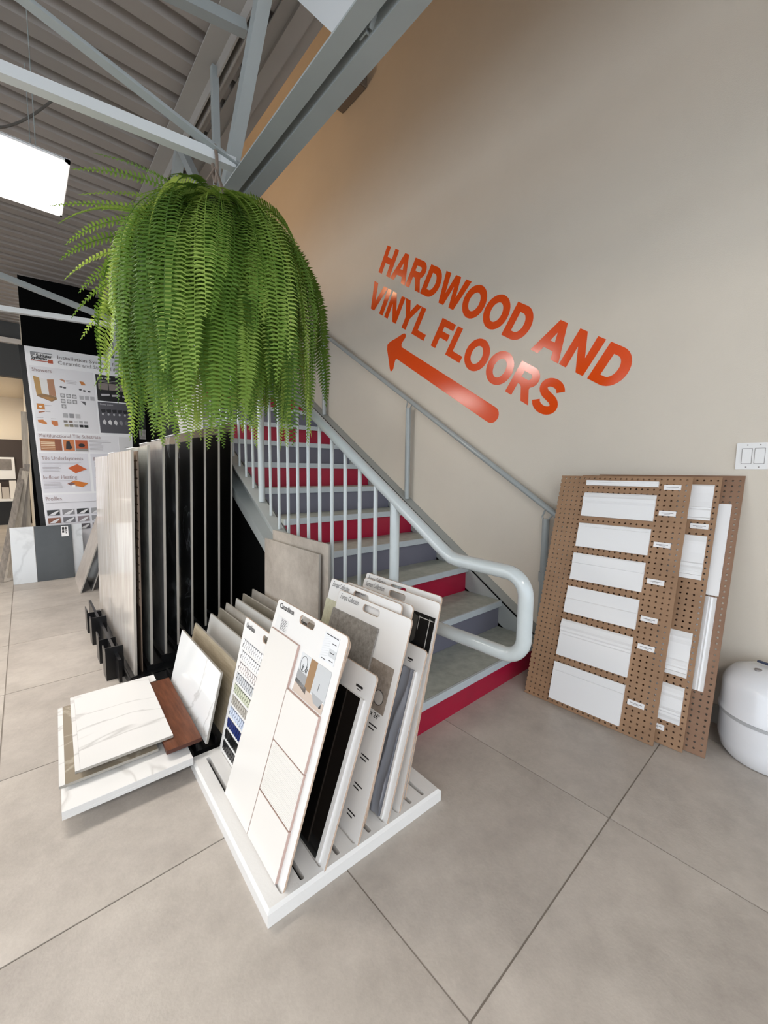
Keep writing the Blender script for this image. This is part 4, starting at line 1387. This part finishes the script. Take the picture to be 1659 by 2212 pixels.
# ------------------------------------------------------------------ hanging fern
def leaf_mat():
    m = bpy.data.materials.new('fern leaf')
    m.use_nodes = True
    nt = m.node_tree
    nt.nodes.remove(nt.nodes['Principled BSDF'])
    oi = nt.nodes.new('ShaderNodeObjectInfo')
    tc = nt.nodes.new('ShaderNodeTexCoord')
    n = nt.nodes.new('ShaderNodeTexNoise')
    n.inputs['Scale'].default_value = 9
    nt.links.new(tc.outputs['Object'], n.inputs['Vector'])
    ad = nt.nodes.new('ShaderNodeMath')
    ad.operation = 'ADD'
    mu = nt.nodes.new('ShaderNodeMath')
    mu.operation = 'MULTIPLY'
    mu.inputs[1].default_value = 0.75
    nt.links.new(oi.outputs['Random'], mu.inputs[0])
    nt.links.new(mu.outputs[0], ad.inputs[0])
    mu2 = nt.nodes.new('ShaderNodeMath')
    mu2.operation = 'MULTIPLY'
    mu2.inputs[1].default_value = 0.4
    nt.links.new(n.outputs['Fac'], mu2.inputs[0])
    nt.links.new(mu2.outputs[0], ad.inputs[1])
    r = nt.nodes.new('ShaderNodeValToRGB')
    e = r.color_ramp.elements
    e[0].position, e[0].color = 0.1, lin('#3f5f26')
    e[1].position, e[1].color = 0.95, lin('#a9c266')
    k = e.new(0.55)
    k.color = lin('#6f9140')
    nt.links.new(ad.outputs[0], r.inputs[0])
    df = nt.nodes.new('ShaderNodeBsdfPrincipled')
    df.inputs['Roughness'].default_value = 0.6
    df.inputs['Specular IOR Level'].default_value = 0.18
    nt.links.new(r.outputs[0], df.inputs['Base Color'])
    tl = nt.nodes.new('ShaderNodeBsdfTranslucent')
    hs = nt.nodes.new('ShaderNodeHueSaturation')
    hs.inputs['Hue'].default_value = 0.475
    hs.inputs['Saturation'].default_value = 1.05
    hs.inputs['Value'].default_value = 1.35
    nt.links.new(r.outputs[0], hs.inputs['Color'])
    nt.links.new(hs.outputs[0], tl.inputs[0])
    mx = nt.nodes.new('ShaderNodeMixShader')
    mx.inputs[0].default_value = 0.35
    nt.links.new(df.outputs[0], mx.inputs[1])
    nt.links.new(tl.outputs[0], mx.inputs[2])
    nt.links.new(mx.outputs[0], nt.nodes['Material Output'].inputs[0])
    return m


M_LEAF = leaf_mat()
M_POT = mat('dark planter', '#2b2723', rough=0.7)
FC = Vector((.690, 1.888, 2.22))
fern = thing('hanging_fern', 'large hanging Boston fern with long drooping green fronds', 'plant', tuple(FC))
obj('pot', MB().lathe([(.07, -.12), (.12, -.10), (.15, .02), (.155, .06), (.13, .055)], FC, 24), M_POT, fern)
for k in range(3):
    a = k * 2.094 + .4
    obj('hanger', MB().tube([(FC.x + .15 * math.cos(a), FC.y + .15 * math.sin(a), FC.z + .05), (FC.x, FC.y, FC.z + .265)], .004, 6), mat('rope', '#75675c', rough=0.8), fern)
rp = [(FC.x, FC.y, FC.z + .20), (FC.x + .004, FC.y - .012, FC.z + .25), (FC.x, FC.y - .020, JB + .02), (FC.x, FC.y - .005, JB + .068), (FC.x, FC.y + .03, JB + .045), (FC.x, FC.y + .022, FC.z + .24), (FC.x, FC.y, FC.z + .2)]
obj('rope', MB().tube(rp, .007, 8), mat('rope', '#75675c'), fern, smooth=True)


def leaflets(m, pts, tan, h, width, twist, ds):
    n = len(pts) - 1
    for i in range(2, n):
        t = i / n
        prof = min(1.0, .30 + t * 3.0) * min(1.0, ((n - i) * ds + .006) / min(.24, .5 * n * ds)) ** .75
        ln = width * prof
        if ln < .004:
            continue
        T = tan[i]
        side = T.cross(h if abs(T.dot(h)) < .98 else Vector((0, 0, 1)))
        if side.length < .05:
            side = Vector((-h.y, h.x, 0))
        side.normalize()
        nor = side.cross(T).normalized()
        cs, sn_ = math.cos(twist), math.sin(twist)
        side, nor = side * cs + nor * sn_, nor * cs - side * sn_
        if nor.dot(h) + .4 * nor.z < 0:
            nor = -nor
        wl = .0074 * (.75 + .25 * prof)
        for sg_ in (-1, 1):
            base = pts[i] + T * (ds * .25 * sg_)
            out = side * sg_
            fwd = random.uniform(.06, .24)
            dr = random.uniform(-.34, -.05)
            l2 = ln * random.uniform(.88, 1.08)
            d1 = (out + T * fwd * .5 + nor * .16).normalized()
            d2 = (out + T * (fwd + .22) + nor * dr).normalized()
            p0 = base
            p1 = base + d1 * l2 * .55
            p2 = p1 + d2 * l2 * .45
            up = (T + nor * .35).normalized()
            b = len(m.v)
            m.v += [tuple(p0 - up * wl * .5), tuple(p0 + up * wl * .7), tuple(p1 + up * wl * .62), tuple(p1 - up * wl * .55), tuple(p2 + T * .002)]
            m.f += [(b, b + 3, b + 2, b + 1), (b + 3, b + 4, b + 2)]


def stem(m, pts):
    q = pts[::3] + [pts[-1]]
    m.tube([tuple(x) for x in q], [.0022 * (1 - .7 * i / len(q)) for i in range(len(q))], 4, False)


def tangents(pts):
    return [(pts[min(i + 1, len(pts) - 1)] - pts[max(i - 1, 0)]).normalized() for i in range(len(pts))]


SP = .0152


def hang_frond(az, R_, ztop, drop, tipz, width, twist, wob, flare):
    """rises from the crown, arches over the dome at radius R_ and hangs down to tipz"""
    raw = []
    r0 = .05
    for k in range(13):
        th = math.radians(90 * k / 12)
        raw.append((r0 + (R_ - r0) * math.sin(th), ztop - drop * (1 - math.cos(th))))
    zz = ztop - drop
    while zz > tipz:
        zz -= .03
        f = (ztop - drop - zz)
        raw.append((R_ + flare * f + .012 * math.sin(f * 9 + wob * 7), zz))
    P3 = []
    for i, (r_, z_) in enumerate(raw):
        a = az + wob * i / len(raw)
        P3.append(Vector((FC.x + r_ * math.cos(a), FC.y + r_ * math.sin(a), z_)))
    # resample evenly
    pts = [P3[0]]
    acc = 0.0
    for i in range(1, len(P3)):
        a, b = P3[i - 1], P3[i]
        L = (b - a).length
        while acc + L >= SP:
            f = (SP - acc) / L
            a = a + (b - a) * f
            pts.append(a.copy())
            L = (b - a).length
            acc = 0.0
            if L < 1e-9:
                break
        acc += L
    m = MB()
    h = Vector((math.cos(az), math.sin(az), 0))
    stem(m, pts)
    leaflets(m, pts, tangents(pts), h, width, twist, SP)
    return m


def free_frond(az, start_r, z0, e0, L, droop, width, twist):
    """stiffer stray frond that sticks out and only begins to bend"""
    h = Vector((math.cos(az), math.sin(az), 0))
    q = Vector((FC.x, FC.y, z0)) + h * start_r
    n = int(L / SP)
    el = e0
    pts = []
    for i in range(n + 1):
        pts.append(q.copy())
        q = q + (h * math.cos(el) + Vector((0, 0, math.sin(el)))) * SP
        el += (math.radians(-88) - el) * droop * SP
    m = MB()
    stem(m, pts)
    leaflets(m, pts, tangents(pts), h, width, twist, SP)
    return m


rng = random.Random(11)
random.seed(5)
ga = 2.39996
spec = []
for k in range(112):      # long curtain
    R_ = rng.uniform(.24, .41)
    spec.append((R_, rng.uniform(2.25, 2.33), .10 + R_ * rng.uniform(.7, 1.05), rng.uniform(1.30, 1.54), rng.uniform(.052, .066)))
for k in range(92):       # middle length, over the curtain
    R_ = rng.uniform(.30, .46)
    spec.append((R_, rng.uniform(2.27, 2.35), .08 + R_ * rng.uniform(.75, 1.1), rng.uniform(1.50, 1.86), rng.uniform(.048, .064)))
for k in range(76):       # short ones at the shoulder and crown
    R_ = rng.uniform(.16, .46)
    spec.append((R_, rng.uniform(2.27, 2.36), .08 + R_ * rng.uniform(.6, .95), rng.uniform(1.80, 2.15) + (.1 if R_ < .25 else 0), rng.uniform(.040, .052)))
for k, (R_, zt_, dp_, tz, wd_) in enumerate(spec):
    az = k * ga + rng.uniform(-.25, .25)
    obj('frond', hang_frond(az, R_, zt_, dp_, tz, wd_, rng.uniform(-.45, .45), rng.uniform(-.25, .25), rng.uniform(-.03, .06)), M_LEAF, fern)
# stray, stiffer fronds towards the left windows and at the crown
for (az, r0, z0, e0, L, dr, wd_) in ((2.85, .05, 2.31, .42, .48, 1.0, .036), (2.72, .06, 2.29, .28, .46, .9, .026), (2.95, .05, 2.21, .24, .56, .9, .030), (2.6, .10, 2.35, .62, .40, .8, .016),
                                     (2.80, .25, 2.20, .10, .36, 2.6, .044), (2.95, .27, 2.12, -.05, .34, 2.4, .042), (2.65, .26, 2.10, -.15, .36, 2.4, .042), (3.15, .28, 2.05, -.2, .34, 2.6, .042), (2.9, .30, 2.00, -.45, .34, 2.4, .040),
                                     (2.75, .32, 1.95, -.6, .32, 2.2, .036), (3.3, .26, 2.15, .1, .36, 2.6, .044), (5.9, .05, 2.28, 1.35, .13, 3.0, .034), (5.6, .06, 2.28, 1.1, .20, 6.0, .040), (0.9, .1, 2.28, .9, .22, 6.0, .036), (3.0, .3, 1.80, -.9, .34, 1.6, .036)):
    obj('frond', free_frond(az, r0, z0, e0, L, dr, wd_, rng.uniform(-.2, .2)), M_LEAF, fern)
